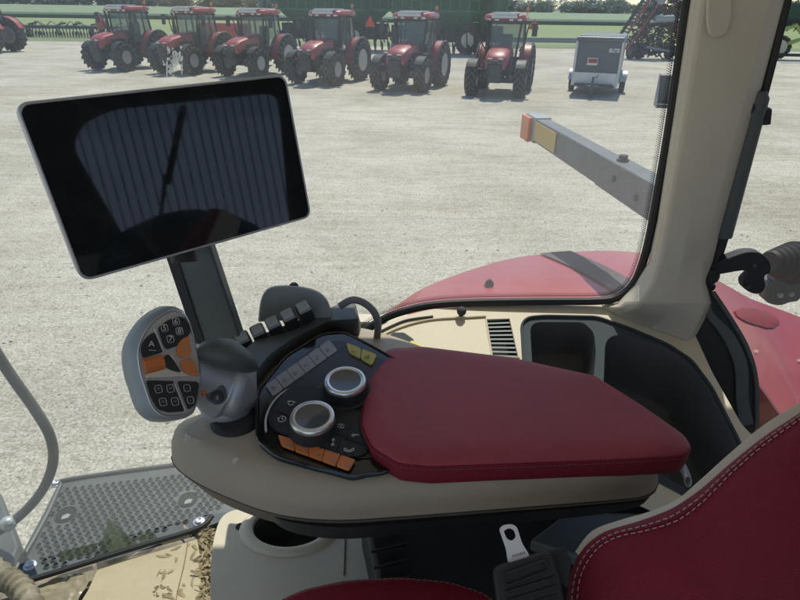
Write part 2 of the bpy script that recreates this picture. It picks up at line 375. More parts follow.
def sheet(name, m, corners, z, dx=2000):
    # corners: near edge two pixels, far edge two pixels, extended sideways along their own lines
    def ext(p, q):
        d = (q-p).normalized(); return p - d*dx, q + d*dx
    a, b = ext(*[atz(*c, 0) for c in corners[:2]]); c, d = ext(*[atz(*c, 0) for c in corners[2:]])
    return [a, b, d, c]
def hl(px, py): return atz(px, py, 0)
E = [  # field edges: (left pixel, right pixel)
 ((20, 34), (600, 49)), ((20, 30), (600, 45.5)), ((30, 9.2), (600, 23.6)), ((30, 7.9), (600, 21.6)), ((30, 5.2), (600, 13.2))]
def line(e):
    p, q = hl(*e[0]), hl(*e[1]); d = (q-p); d.normalize(); return p - d*250, q + d*700
def strip(name, m, e0, e1, z):
    a, b = line(e0); c, d = line(e1)
    # subdivide so that nothing crosses
    o = MB().add([(a.x, a.y, z), (b.x, b.y, z), (d.x, d.y, z), (c.x, c.y, z)], [(0,1,2,3)]).build(name, m); return struct(o)
def band(name, m, y0, y1, z, sl=0.0):
    return struct(MB().add([(-6000, y0-1500*sl, z), (6000, y0+1500*sl, z), (6000, y1+1500*sl, z), (-6000, y1-1500*sl, z)], [(0,1,2,3)]).build(name, m))
YV = hl(560, 48.5).y
band('verge', M['verge'], YV, YV+9, .004)
band('grass_field', M['grass1'], YV+5, 136, .008)
band('far_field', M['grass2'], 136, 3400, .012)
struct(MB().box((0, 150, .35), (3000, 26, .7)).build('crop_strip', M['crop']))
# ================================================================== TREES
def crownmat(name, a, b):
    m = mat(name, a, .8, col2=b, vscale=.6); return m
crm = [crownmat('foliage_a', (.24, .29, .25), (.33, .38, .31)), crownmat('foliage_b', (.26, .315, .25), (.35, .40, .31)), crownmat('foliage_c', (.22, .265, .25), (.31, .35, .31))]  # crowns paled and blued: aerial haze put into the leaf colour
protos = []
for k in range(6):
    rnd = random.Random(k*7+3); hh = 1.0; mb = MB()
    lob = [(rnd.uniform(-.28, .28), rnd.uniform(-.2, .2), rnd.uniform(.16, .78), rnd.uniform(.18, .30)) for _ in range(12)]
    for lx, ly, lz, lr in lob:
        for _ in range(85):
            d = V((rnd.gauss(0, 1), rnd.gauss(0, 1), rnd.gauss(0, 1))).normalized()*lr*rnd.uniform(.6, 1.05)
            p = V((lx, ly, lz)) + d; s_ = rnd.uniform(.025, .055); a = V((rnd.gauss(0,1), rnd.gauss(0,1), rnd.gauss(0,1))).normalized(); b = a.orthogonal().normalized()
            mb.add([p-a*s_, p-b*s_, p+a*s_, p+b*s_*.8], [(0,1,2,3)])
    root = bpy.data.objects.new('tree', None); C.objects.link(root)
    mb.build('crown', crm[k % 3], root, smooth=False)
    t = MB(); t.tube([(0, 0, 0), (.01, 0, .3), (0, .01, .6)], [.03, .022, .012], 6)
    for lx, ly, lz, lr in lob[:5]: t.tube([(0, 0, .3), (lx*.6, ly*.6, lz*.8), (lx, ly, lz)], [.012, .008, .004], 5)
    t.build('trunk', M['bark'], root); protos.append(root)
rnd = random.Random(11); used = [False]*6
KT = ['dark', 'bright green', 'bluish green']; SH = ['narrow', 'broad', 'round']
xx = -640.; ti = 0
while xx < 480 and ti < 290:
    k = rnd.randrange(6); o = protos[k] if not used[k] else copy_tree(protos[k]); used[k] = True
    y = 560 - .32*xx + rnd.uniform(-25, 25); hgt = rnd.uniform(13, 20) if xx < 60 else rnd.uniform(7.0, 12.0)
    if rnd.random() < .12: hgt *= 1.3
    wd = hgt*rnd.uniform(1.3, 2.3); o.location = (xx, y, -hgt*.06); o.scale = (wd, wd, hgt); o.rotation_euler = (0, 0, rnd.uniform(0, 6.28))
    tag(o, 'leafy green tree in the long hedgerow along the far edge of the fields', 'tree', 'trees along the horizon')
    o.name = 'tree'; xx += wd*rnd.uniform(.18, .34); ti += 1
print('TREES', ti, xx)
# ================================================================== WHEELS
def wheel(parent, c, r, wd, ax=(1,0,0), lugs=20, rimr=.52, rimm='rim', side=1):
    c = V(c); ax = V(ax).normalized(); h = wd/2
    t = MB(); tr_ = t; t = MB().lathe(c, ax, [(r*rimr, -h*.75), (r*.74, -h*.95), (r*.84, -h), (r*.885, -h*.7), (r*.895, 0), (r*.885, h*.7), (r*.84, h), (r*.74, h*.95), (r*rimr, h*.75)], 36, False, False)
    x = ax.orthogonal().normalized(); y = ax.cross(x)
    for s in (-1, 1):
        for i in range(lugs):
            a = 2*PI*(i + (.5 if s > 0 else 0))/lugs; a2 = a + 2.1*PI/lugs*.9
            def P(an, rr, hh): return c + (x*math.cos(an) + y*math.sin(an))*rr + ax*hh
            wda = .42*2*PI/lugs*.5
            q = [P(a-wda, r*.88, 0), P(a+wda, r*.88, 0), P(a2+wda, r*.88, s*h*.8), P(a2-wda, r*.88, s*h*.8), P(a-wda*.7, r, 0), P(a+wda*.7, r, 0), P(a2+wda*.7, r, s*h*.9), P(a2-wda*.7, r, s*h*.9),
                 P(a2+wda, r*.80, s*h*1.05), P(a2-wda, r*.80, s*h*1.05)]
            tr_.add(q, [(4,5,6,7), (0,1,5,4), (1,2,6,5), (0,4,7,3), (2,3,9,8), (3,7,9), (6,2,8), (7,6,8,9)])
    w_ = bpy.data.objects.new('wheel', None); C.objects.link(w_); w_.parent = parent
    t.build('tyre', M['rubber'], w_, ang=50); tr_.build('tread', M['tread'], w_, smooth=False)
    rm = MB().lathe(c, ax, [(r*rimr*1.02, -h*.78), (r*rimr*.93, -h*.8), (r*rimr*.85, -h*.3), (r*.2, -h*.2), (r*.2, h*.2), (r*rimr*.85, h*.3), (r*rimr*.93, h*.8), (r*rimr*1.02, h*.78)], 28)
    rm.build('rim', M[rimm], w_)
    rm = MB().lathe(c, ax, [(r*.2, -h*.5), (r*.17, -h*.6), (r*.17, h*.6), (r*.2, h*.5)], 16)
    for i in range(8):
        a = 2*PI*i/8
        p = c + (x*math.cos(a) + y*math.sin(a))*r*.3; rm.cyl(p - ax*h*.45, p + ax*h*.45, r*.025, n=6)
    rm.build('hub', M['tgrey'], w_)
    return w_
# ================================================================== RED TRACTORS
def make_tractor():
    T = thing('red_tractor', 'x', 'tractor')
    f = 1.0
    # origin on the ground under the front axle; forward = -Y
    for s in (-1, 1):
        wheel(T, (s*.94, 0, .66), .66, .46, lugs=15, rimr=.46)
        wheel(T, (s*.92, 2.45, .88), .88, .52, lugs=18)
    b = MB()
    b.box((0, .7, .95), (.5, 2.4, .55)); b.box((0, 2.2, .95), (.7, 1.4, .6)); b.box((0, 0, .62), (1.3, .22, .2)); b.box((0, 2.45, .86), (1.3, .25, .25))
    b.box((0, -.55, .75), (.5, .45, .35)); b.box((.45, .95, .85), (.35, .8, .5)); b.box((-.45, .95, .85), (.35, .8, .5))
    for s in (-1, 1):
        for k in range(3): b.box((s*.72, 1.15, .45+.28*k), (.26, .36, .04))
        b.box((s*.6, 1.35, .7), (.05, .05, .8)); b.cyl((s*.5, .2, .7), (s*.62, .75, 1.1), .05); b.cyl((s*.42, .1, 1.05), (s*.42, .6, 1.15), .09)
    b.build('chassis', M['tdark'], T, bevel=.02, seg=1)
    # hood (profile along Y)
    pr = [(-.78, 1.05, 1.40, .33), (-.70, 1.0, 1.50, .39), (-.40, 1.0, 1.64, .43), (.2, 1.0, 1.75, .45), (.95, 1.02, 1.83, .46)]
    h = MB(); rs = []
    for y, z0, z1, hw in pr:
        z0 = z0 + .22 if y > -.5 else z0+.05
        rs.append([V((-hw, y, z0)), V((-hw*1.02, y, (z0+z1)/2)), V((-hw*.9, y, z1-.06)), V((-hw*.6, y, z1)), V((hw*.6, y, z1)), V((hw*.9, y, z1-.06)), V((hw*1.02, y, (z0+z1)/2)), V((hw, y, z0))])
    h.rings(rs); h.build('hood', M['tred'], T, bevel=.02, seg=2)
    g = MB().box((0, -.80, 1.12), (.56, .1, .5)); g.box((0, -.86, 1.05), (.46, .06, .4)); g.build('grille', M['tdark'], T, bevel=.03, seg=2)
    g = MB()
    for s in (-1, 1): g.box((s*.2, -.80, 1.43), (.17, .06, .05))
    g.build('badge', M['twhite'], T)
    for s in (-1, 1): MB().box((s*.21, -.855, 1.30), (.17, .05, .08)).build('headlight', M['tglass'], T, bevel=.01)
    k = MB()
    for s in (-1, 1): k.box((s*.465, .35, 1.33), (.02, .9, .26))
    k.build('side_grille', M['tdark'], T)
    rd = random.Random(12); dt = MB()
    for s in (-1, 1):
        for k in range(34):
            y = rd.uniform(-.55, 2.2); z = rd.uniform(.6, 1.3); dt.box((s*rd.uniform(.28, .62), y, z), (rd.uniform(.04, .16), rd.uniform(.05, .25), rd.uniform(.04, .16)))
        for k in range(7):
            y = rd.uniform(-.3, 1.0); dt.tube([(s*.45, y, 1.3), (s*.6, y+rd.uniform(-.2, .3), 1.0), (s*.5, y+rd.uniform(-.2, .4), .7)], .022, 5)
        dt.tube([(s*.84, 1.0, .6), (s*.86, 1.0, 1.5), (s*.80, 1.1, 1.9)], .02, 5); dt.tube([(s*.86, 1.5, .6), (s*.88, 1.55, 1.3)], .02, 5)
    dt.build('engine_fittings', M['fittings'], T, smooth=False)
    # cab
    c = MB()
    def bar(a, b_, t=.05): c.tube([a, b_], t, 6)
    cw, y0, y1, zt = .70, 1.05, 2.45, 2.68
    for s in (-1, 1):
        bar((s*.52, y0, 1.2), (s*.66, y0+.12, zt), .045); bar((s*.78, 1.95, 1.2), (s*.70, 1.9, zt), .04); bar((s*.74, y1, 1.5), (s*.68, y1-.15, zt), .05)
        bar((s*.70, y0+.1, 1.30), (s*.78, 1.95, 1.2), .05); bar((s*.78, 1.95, 1.5), (s*.74, y1, 1.55), .05)
    bar((-.66, y0+.1, 1.32), (.66, y0+.1, 1.32), .05); c.box((0, 1.75, 1.2), (1.3, 1.3, .22)); c.box((0, 1.8, 2.62), (1.34, 1.4, .09))
    # seat and steering wheel inside
    c.box((0, 1.85, 1.45), (.5, .5, .22)); c.box((0, 2.1, 1.85), (.48, .14, .65)); c.cyl((0, 1.3, 1.5), (0, 1.45, 1.72), .03); c.lathe((0, 1.46, 1.74), (0, .4, .9), [(.2, 0), (.22, .02), (.2, .04), (.18, .02)], 16, False, False)
    c.build('cab_frame', M['tdark'], T)
    gl = MB(); gl.add([(-.58, y0+.02, 1.34), (.58, y0+.02, 1.34), (.66, y0+.13, 2.62), (-.66, y0+.13, 2.62)], [(0,1,2,3)]).build('windscreen', M['tglass'], T)
    for s in (-1, 1):
        MB().add([(s*.70, y0+.15, 1.34), (s*.79, 1.9, 1.25), (s*.715, 1.86, 2.62), (s*.67, y0+.2, 2.62)], [(0,1,2,3)]).build('door_glass', M['tglass'], T)
        MB().add([(s*.79, 1.99, 1.55), (s*.755, y1-.03, 1.6), (s*.69, y1-.17, 2.62), (s*.71, 1.95, 2.62)], [(0,1,2,3)]).build('side_glass', M['tglass'], T)
    MB().add([(-.7, y1, 1.6), (.7, y1, 1.6), (.66, y1-.15, 2.62), (-.66, y1-.15, 2.62)], [(0,1,2,3)]).build('rear_glass', M['tglass'], T)
    # roof
    def rr(hw, ya, yb, z, cut=.18): return [V((-hw+cut, ya, z)), V((hw-cut, ya, z)), V((hw, ya+cut, z)), V((hw, yb-cut, z)), V((hw-cut, yb, z)), V((-hw+cut, yb, z)), V((-hw, yb-cut, z)), V((-hw, ya+cut, z))]
    MB().rings([rr(.74, .92, 2.5, 2.68), rr(.82, .86, 2.62, 2.76), rr(.78, .95, 2.55, 2.88), rr(.6, 1.15, 2.4, 2.93)]).build('roof', M['tred'], T, bevel=.02, seg=2)
    rw = MB(); rw.box((0, .85, 2.815), (1.0, .06, .10)); rw.box((.05, 1.35, 2.94), (1.0, .9, .05)); rw.box((0, 1.0, 2.90), (.95, .25, .05)); rw.build('roof_decal', M['twhite'], T, bevel=.01)
    for s in (-1, 1):
        for q in (.28, .60): MB().box((s*q, .87, 2.71), (.16, .08, .07)).build('work_light', M['twhite'], T, bevel=.01)
    # rear fenders
    for s in (-1, 1):
        fb = MB(); rs = []; re = []
        for i in range(13):
            a = R(-8 + 165*i/12); rr_ = .97
            y = 2.45 - math.cos(a)*rr_; z = .86 + math.sin(a)*rr_
            rs.append([V((s*.62, y, z)), V((s*1.06, y, z)), V((s*1.06, 2.45-math.cos(a)*.93, .86+math.sin(a)*.93)), V((s*.62, 2.45-math.cos(a)*.93, .86+math.sin(a)*.93))])
        fb.rings(rs); fb.build('fender', M['tred'], T)
        e = MB(); e.tube([V((s*1.08, 2.45-math.cos(R(-8+165*i/12))*.96, .86+math.sin(R(-8+165*i/12))*.96)) for i in range(13)], .045, 6); e.build('fender_edge', M['tgrey'], T)
        fb = MB(); rs = []
        for i in range(9):
            a = R(40 + 85*i/8); rs.append([V((s*q, -math.cos(a)*u, .64+math.sin(a)*u)) for q, u in ((.74, .73), (1.10, .73), (1.10, .71), (.74, .71))])
        fb.rings(rs); fb.build('front_fender', M['tdark'], T)
    ex = MB(); ex.tube([(-.56, .85, 1.3), (-.56, .85, 1.9), (-.62, .9, 2.55), (-.62, .85, 2.72)], [.1, .1, .05, .05], 10); ex.build('exhaust', M['tdark'], T)
    for s in (-1, 1):
        m_ = MB(); m_.tube([(s*.66, 1.1, 1.6), (s*.86, .98, 1.9), (s*.92, .95, 2.35), (s*.98, .9, 2.58), (s*1.18, .9, 2.60)], .032, 6); m_.box((s*1.20, .88, 2.38), (.20, .08, .46)); m_.build('mirror', M['tdark'], T, bevel=.015, seg=1)
    be = MB(); be.cyl((.74, 2.2, 2.85), (.74, 2.2, 3.02), .015, n=6); be.lathe((.74, 2.2, 3.02), (0, 0, 1), [(.06, 0), (.06, .1), (.03, .14)], 12); be.build('beacon', M['beacon'], T)
    return T
tp = make_tractor()
TR = [((112, 70.5), 1.04, 20, 'red tractor parked nearest the low dark harrow, first of the row from the left'),
      ((178, 74), 1.03, 22, 'second red tractor from the left, behind the white bird dropping on the window'),
      ((243, 77), 1.02, 22, 'third red tractor from the left, just above the right corner of the monitor'),
      ((316, 84.5), 1.03, 22, 'red tractor parked fourth in the row, with an orange triangle just to its right'),
      ((401, 91), 1.02, 20, 'red tractor parked fifth in the row, in front of the green grain carts'),
      ((495, 96.5), 1.02, 16, 'red tractor closest to the grey box trailer, facing almost straight at the camera')]
for i, (p, s_, a, lb) in enumerate(TR):
    o = tp if i == 0 else copy_tree(tp); q = atz(*p, 0)
    o.location = q; o.scale = (s_,)*3; o.rotation_euler = (0, 0, R(-a)); tag(o, lb, 'tractor', 'red tractors parked in a row')
    o.name = 'red_tractor'
    if i == 5:
        a = .22; sm = MB(); sm.prism([(1.0+a, 2.75, 2.35), (1.0-a, 2.75, 2.35), (1.0, 2.75, 2.35+a*1.8)], (0, .02, 0)); t_ = sm.build('warning_triangle', M['smv']); t_.parent = o
q = atz(30, 50, 0)
lt = copy_tree(tp); lt.name = 'red_tractor'; lt.scale = (1.22,)*3; lt.rotation_euler = (0, 0, R(-95)); lt.location = (0, 0, 0)
lt.location = atz(6, 52, 0) + V((-3.0, 0, 0)); tag(lt, 'tractor at the left edge of the view, only its big rear wheel showing', 'tractor')
# ================================================================== GREEN GRAIN CARTS
def make_cart():
    T = thing('grain_cart', 'x', 'grain cart')
    L, W = 7.2, 2.9
    b = MB()
    def rg(l, w_, z): return [V((-l/2, -w_/2, z)), V((l/2, -w_/2, z)), V((l/2, w_/2, z)), V((-l/2, w_/2, z))]
    b.rings([rg(2.6, 1.2, .9), rg(L-.9, W-.2, 1.9), rg(L-.2, W, 2.2), rg(L, W, 3.55)]); b.build('hopper', M['green'], T)
    r_ = MB()
    for i in range(13): x = -L/2+.15+i*(L-.3)/12; r_.box((x, -W/2-.04, 2.9), (.09, .09, 1.35)); r_.box((x*.86, -W/2+.42, 1.55), (.07, .07, 1.0), Matrix.Rotation(R(45), 3, 'X'))
    r_.box((0, -W/2-.04, 3.58), (L+.1, .12, .10)); r_.box((0, -W/2-.04, 2.2), (L+.1, .1, .12)); r_.build('rib', M['greenlight'], T)
    MB().tube([(-L/2-.3, -W/2-.3, 3.05), (L/2+.2, -W/2-.3, 3.18)], .06, 8).build('auger_tube', M['armtop'], T)
    fr = MB(); fr.box((0, 0, .95), (L*1.05, 1.1, .2)); fr.box((0, -.35, 1.05), (L*.95, .8, .85)); 
    for x in (-2.6, -1.3, 0, 1.3, 2.6): fr.box((x, -.9, 1.05), (.14, .14, 1.1)); fr.tube([(x-.6, -1.1, .5), (x, -1.1, 1.5), (x+.6, -1.1, .5)], .05, 6)
    for i in range(16): fr.tube([(-3.3+i*.44, -1.35, 1.3+.2*(i % 2)), (-3.2+i*.44, -1.3, .25)], .045, 5); fr.lathe((-3.15+i*.44, -1.3, .3), (1, .2, 0), [(.26, -.02), (.26, .02)], 10)
    fr.build('undercarriage', M['tdark'], T)
    for x in (-1.1, 1.2): wheel(T, (x, -1.05, .75), .75, .5, ax=(0, 1, 0), lugs=18, rimm='yellowrim')
    for k in range(2): MB().box((-L/2+1.5+k*3.4, -W/2-.09, 2.75), (.7, .02, .12)).build('decal', M['greenlight'], T)
    ld = MB()
    for s in (-.2, .2): ld.tube([(2.2+s, -W/2-.14, 1.2), (2.2+s, -W/2-.14, 3.6)], .025, 5)
    for k in range(8): ld.tube([(2.0, -W/2-.14, 1.3+.3*k), (2.4, -W/2-.14, 1.3+.3*k)], .02, 5)
    ld.build('ladder', M['tgrey'], T)
    return T
gc = make_cart()
for i, (px, py, sl, lb) in enumerate([(447, 56, 1.0, 'dark green grain cart with pale auger tube, at the right behind the sixth tractor'),
                                  (333, 52, 1.0, 'dark green grain cart standing behind the third and fourth tractors from the left')]):
    o = gc if i == 0 else copy_tree(gc); o.location = atz(px, py, 0) + V((0, 2.5, 0)); o.rotation_euler = (0, 0, R(4)); o.scale = (1.2, 1.15, 1.32); tag(o, lb, 'grain cart', 'green grain carts behind the tractors'); o.name = 'grain_cart'
    if i == 1:
        sm = MB(); sm.prism([(1.9, -2.2, 1.35), (2.55, -2.2, 1.35), (2.225, -2.2, 1.95)], (0, .02, 0)); t_ = sm.build('warning_triangle', M['smv']); t_.parent = o
# ================================================================== LOW HARROW (left)
def make_harrow(loc, lb, L=11.):
    T = thing('disc_harrow', lb, 'harrow', loc); x0, y0, _ = loc; b = MB(); rnd = random.Random(3)
    for y in (-1.2, -.3, .6): b.box((x0, y0+y, .9), (L, .14, .14))
    for i in range(9): b.box((x0-L/2+L*i/8, y0-.3, .95), (.12, 2.2, .12)); 
    for i in range(34):
        x = x0-L/2+L*i/33; b.tube([(x, y0-1.3, .9), (x+.1, y0-1.5, .55), (x, y0-1.4, .2)], .05, 5)
    b.build('frame', M['tdark'], T)
    d = MB()
    for i in range(40): x = x0-L/2+L*i/39; d.lathe((x, y0-1.7, .3), (1, .25, 0), [(.3, -.015), (.3, .015)], 12)
    d.build('disc_gang', M['tdark'], T)
    g = MB()
    for i in range(12): x = x0-L/2+rnd.uniform(0, L); g.tube([(x, y0-1.2, 1.0), (x+.5, y0-1.2, 1.45), (x+1.1, y0-1.0, 1.0)], .045, 6)
    for i in range(4): x = x0-L/2+rnd.uniform(1, L-1); g.cyl((x, y0-1.3, 1.15), (x+.8, y0-1.3, 1.3), .08, n=8)
    g.build('hydraulic_arm', M['tgrey'], T, smooth=True)
    for x in (x0-L*.28, x0+L*.28): wheel(T, (x-0*x0, y0-1.6, .42), .42, .25, lugs=12).location = (-x0*0, 0, 0)
    return T
hp = atz(62, 37.5, 0)
# build at the origin then move, so that wheels sit right
Tt = make_harrow((0, 0, 0), 'low dark folded disc harrow lying between the big wheel and the first tractor'); Tt.location = hp + V((0, 1.5, 0))
# red implement between tractors 2 and 3
T = thing('seed_drill', 'small red farm implement partly hidden between the second and third tractors', 'implement')
b = MB(); b.box((0, 0, 1.5), (3.4, 1.2, .9)); b.rings([[V((-1.5,-.4,.7)),V((1.5,-.4,.7)),V((1.5,.4,.7)),V((-1.5,.4,.7))],[V((-1.7,-.6,1.06)),V((1.7,-.6,1.06)),V((1.7,.6,1.06)),V((-1.7,.6,1.06))]]); b.build('hopper', M['tred'], T, bevel=.04)
b = MB(); b.box((0, 0, .6), (3.6, .2, .2))
for i in range(14): b.tube([(-1.7+i*.26, -.2, .7), (-1.7+i*.26, -.5, .1)], .03, 5)
b.build('frame', M['tdark'], T)
for s in (-1, 1): wheel(T, (s*1.75, 0, .5), .5, .3, lugs=14)
MB().prism([(.24-.9, -.65, 1.7), (-.24-.9, -.65, 1.7), (-.9, -.65, 2.15)], (0, .02, 0)).build('warning_triangle', M['smv'], T)
T.location = atz(229, 52, 0)
# red small implement left of tractor 1
T = thing('water_pump', 'small red pump unit on a post just behind the nose of the first tractor', 'pump')
b = MB(); b.lathe((0, 0, 0), (0, 0, 1), [(.5, .8), (.55, 1.3), (.3, 1.7), (.15, 2.0)], 12); b.build('body', M['tred'], T); MB().cyl((0, 0, 0), (0, 0, .8), .25, n=10).build('base', M['tdark'], T)
T.location = atz(104, 38, 0)
# ================================================================== FOLDED PLANTER (right)
T = thing('folded_planter', 'tall folded red and black planter bristling with row units, right of the trailer', 'planter')
rnd = random.Random(5); W_ = 5.2
fr = MB()
for s, (xa, xb, zt) in enumerate([(-2.6, -.6, 4.6), (-1.9, .1, 4.4)]): fr.tube([(xa, -.4*s, .7), (xb, -.4*s, zt)], .10, 6)
fr.tube([(2.6, 0, .7), (1.4, 0, 4.2)], .12, 6); fr.tube([(-2.8, 0, .8), (3.2, 0, .9)], .14, 6); fr.build('wing_frame', M['tred'], T)
rw = MB()
for i in range(17):
    t = i/16; x = -2.7 + 2.1*t; z = .8 + 3.9*t
    rw.tube([(x, 0, z), (x-.42, -.1, z+.12), (x-.55, -.1, z-.08)], .06, 5); rw.lathe((x-.45, -.15, z+.05), (.3, 1, 0), [(.16, -.03), (.16, .03)], 9)
for i in range(620):
    x = rnd.uniform(-1.6, 3.2); z = rnd.uniform(.4, 4.6)
    if x < -2.3+z*.42: continue
    dx, dz = rnd.uniform(-.5, .5), rnd.uniform(-.5, .5); y = rnd.uniform(-.6, .8)
    rw.tube([(x, y, z), (x+dx, y, z+dz), (x+dx*1.6, y-.1, z+dz*.6)], rnd.uniform(.025, .07), 5)
    if i % 4 == 0: rw.lathe((x, y, z), (rnd.uniform(-1, 1), 1, 0), [(.2, -.03), (.2, .03)], 9)
rw.build('row_unit', M['tdark'], T)
r2 = MB()
for i in range(12):
    x = rnd.uniform(-1.4, 3.0); z = rnd.uniform(.9, 4.4)
    if x < -2.2+z*.42: continue
    r2.tube([(x, -.65, z), (x+rnd.uniform(-.4, .4), -.65, z+rnd.uniform(-.4, .4))], .04, 5)
r2.build('hydraulic_hose', M['tred'], T)
r3 = MB(); r3.tube([(-.2, -.7, 3.05), (1.3, -.7, 3.1)], .26, 10); r3.lathe((.1, -.5, 4.4), (0, 1, 0), [(.34, -.1), (.34, .1)], 14); r3.tube([(-.5, -.7, .95), (2.8, -.7, .45)], .09, 6); r3.build('seed_tank', M['armtop'], T)
for x in (-1.6, -.9, 1.6): wheel(T, (x, -.5, .6), .6, .35, ax=(1, .2, 0), lugs=14, rimm='tgrey')
T.location = atz(652, 60, 0) + V((0, 1, 0)); T.scale = (.86, .86, .86)
# ================================================================== MACHINE BEHIND PILLAR (right)
T = thing('row_planter', 'green planter frame with pale rimmed wheel, seen right of the beige pillar', 'planter')
for x in (0, 3.0): wheel(T, (x, 0, .82), .82, .4, ax=(.2, 1, 0), lugs=16, rimm='yellowrim', rimr=.62)
b = MB(); b.tube([(-.6, -.3, 1.9), (.6, -.3, 2.3), (1.6, -.3, 1.5), (2.6, -.3, 1.4)], .17, 8); b.tube([(.4, -.3, 1.1), (1.6, -.3, 1.5)], .14, 8); b.tube([(-.8, -.3, 5.4), (3, -.3, 5.0)], .2, 8)
for k in range(7): b.lathe((1.6+k*.5, -.4, 1.1), (0, 1, 0), [(.3, -.1), (.3, .1)], 10)
b.build('beam', M['limegreen'], T)
b = MB(); b.box((1.6, .6, 2.9), (5, .9, 1.5)); 
for k in range(9): b.tube([(-.5+k*.5, -.4, 1.9), (.3+k*.5, -.4, 3.6)], .05, 5); b.lathe((1.7+k*.4, -.5, 1.7), (1, .3, 0), [(.3, -.03), (.3, .03)], 10)
b.tube([(-1, -.4, .35), (5, -.4, .3)], .12, 6)
b.build('seed_box', M['tdark'], T, bevel=.03)
MB().box((1.6, .1, 3.2), (4.8, .12, 1.0)).build('panel', M['green'], T)
T.location = atz(780, 60, 0) + V((0, .6, 0))
# ================================================================== GUARD RAIL
for k, (xa, xb, ypx, lb) in enumerate([(440, 640, (44, 47.5), 'grey steel guard rail on short posts at the field edge behind the trailer'), (-60, 95, (22, 28), 'grey steel guard rail beyond the dark harrow at the left')]):
    T = thing('guard_rail', lb, 'guard rail', group='guard rails at the field edge')
    a = atz(xa, 49 if k == 0 else 31, 0); bq = atz(xb, 51 if k == 0 else 34, 0); a.y = bq.y = (a.y+bq.y)/2
    if k == 0: a.y = bq.y = YV+1
    T.location = (0, 0, 0)
    r_ = MB(); L = bq.x-a.x
    for dz in (.78, .62, .46): r_.box(((a.x+bq.x)/2, a.y, dz), (L, .09, .10))
    r_.box(((a.x+bq.x)/2, a.y+.05, .62), (L, .03, .38)); r_.build('rail', M['armtop'], T, bevel=.03)
    n = int(L/3.8)
    for i in range(n+1): MB().box((a.x + L*i/n, a.y+.14, .42), (.13, .13, .84)).build('post', M['tgrey'], T)
# ================================================================== TRAILER
T = thing('cargo_trailer', 'dark grey enclosed cargo trailer with silver corners and white roof edge, tongue towards the camera', 'trailer')
# local: front face at y=0 toward the camera, body behind
b = MB(); b.box((0, 1.75, 1.15), (1.74, 3.4, 1.55)); b.build('body', M['trailerdark'], T, bevel=.05)
b = MB()
for s in (-1, 1): b.box((s*.87, .03, 1.12), (.09, .09, 1.55)); b.box((s*.89, 1.75, .42), (.05, 3.4, .12))
b.build('corner_trim', M['alu'], T, bevel=.02)
b = MB(); b.box((0, .0, .60), (1.66, .05, .46)); b.build('stone_guard', M['alu'], T, bevel=.01)
def rrr(y, z, hw): return [V((-hw, y, z)), V((hw, y, z))]
b = MB(); rs = []
for k in range(7):
    a = R(90*k/6); rs.append([V((-.90, .16-math.cos(a)*.2, 1.90+math.sin(a)*.18)), V((.90, .16-math.cos(a)*.2, 1.90+math.sin(a)*.18)), V((.90, .5, 1.90)), V((-.90, .5, 1.90))])
b.rings(rs); b.box((0, 1.9, 1.99), (1.8, 3.3, .17)); b.build('roof', M['trailerroof'], T, bevel=.05)
MB().box((0, .12, 2.085), (1.72, .07, .03)).build('roof_edge', M['twhite'], T, bevel=.01)
b = MB(); b.tube([(-.8, .1, .36), (0, -1.05, .40)], .05, 6); b.tube([(.8, .1, .36), (0, -1.05, .40)], .05, 6); b.tube([(0, .05, .36), (0, -1.2, .40)], .05, 6); b.box((0, -.25, .43), (1.5, .12, .06))
b.lathe((0, -1.15, .42), (0, 0, 1), [(.07, -.08), (.09, 0), (.05, .1)], 10); b.cyl((0, -.85, .08), (0, -.85, .75), .045, n=8); b.cyl((0, -.85, .05), (0, -.85, .08), .12, n=10); b.tube([(0, -.85, .75), (.16, -.85, .75), (.16, -.85, .83)], .018, 6); b.build('tongue', M['tgrey'], T)
for s in (-1, 1):
    wheel(T, (s*1.04, 1.7, .36), .36, .22, lugs=20)
    b = MB(); rs = []
    for k in range(7):
        a = R(10+160*k/6); rs.append([V((s*.9, 1.7-math.cos(a)*u, .36+math.sin(a)*u)) if False else V((s*q, 1.7-math.cos(a)*u, .36+math.sin(a)*u)) for q, u in ((.9, .47), (1.18, .47), (1.18, .44), (.9, .44))])
    b.rings(rs); b.build('fender', M['alu'], T)
b = MB(); b.box((-.18, -.008, 1.22), (.40, .02, .24)); b.box((-.20, -.012, 1.10), (.42, .02, .03)); sg = b.build('notice', M['white'], T)
MB().box((-.17, -.022, 1.235), (.34, .012, .15)).build('notice_panel', M['signred'], sg)
text('ELITE', .17, (.58, -.01, 1.60), (1, 0, 0), (0, 0, 1), M['white'], T, 'lettering', .008)
T.location = atz(592, 96, 0); T.rotation_euler = (0, 0, R(-21)); T.scale = (1.0, 1, 1.08)
# bucket
T = thing('loader_bucket', 'small grey steel bucket standing on the gravel beside the window seal', 'bucket')
b = MB(); prof = [V((0, -.55, 0)), V((0, -.6, .12)), V((0, .1, .18)), V((0, .18, 1.05)), V((0, .3, 1.1)), V((0, .35, .1)), V((0, .2, 0))]
b.rings([[p + V((-.75, 0, 0)) for p in prof], [p + V((.75, 0, 0)) for p in prof]])
b.build('shell', M['tgrey'], T)
for s in (-1, 1):
    b = MB(); b.prism([(s*.75, -.6, 0), (s*.75, -.55, .25), (s*.75, .1, 1.1), (s*.75, .3, 1.1), (s*.75, .3, 0)], (s*.03, 0, 0)); b.build('side_plate', M['armtop'], T)
T.scale = (.6, .8, 1.0); T.location = atz(672, 108, 0) + V((0, .4, 0)); T.rotation_euler = (0, 0, R(-14))
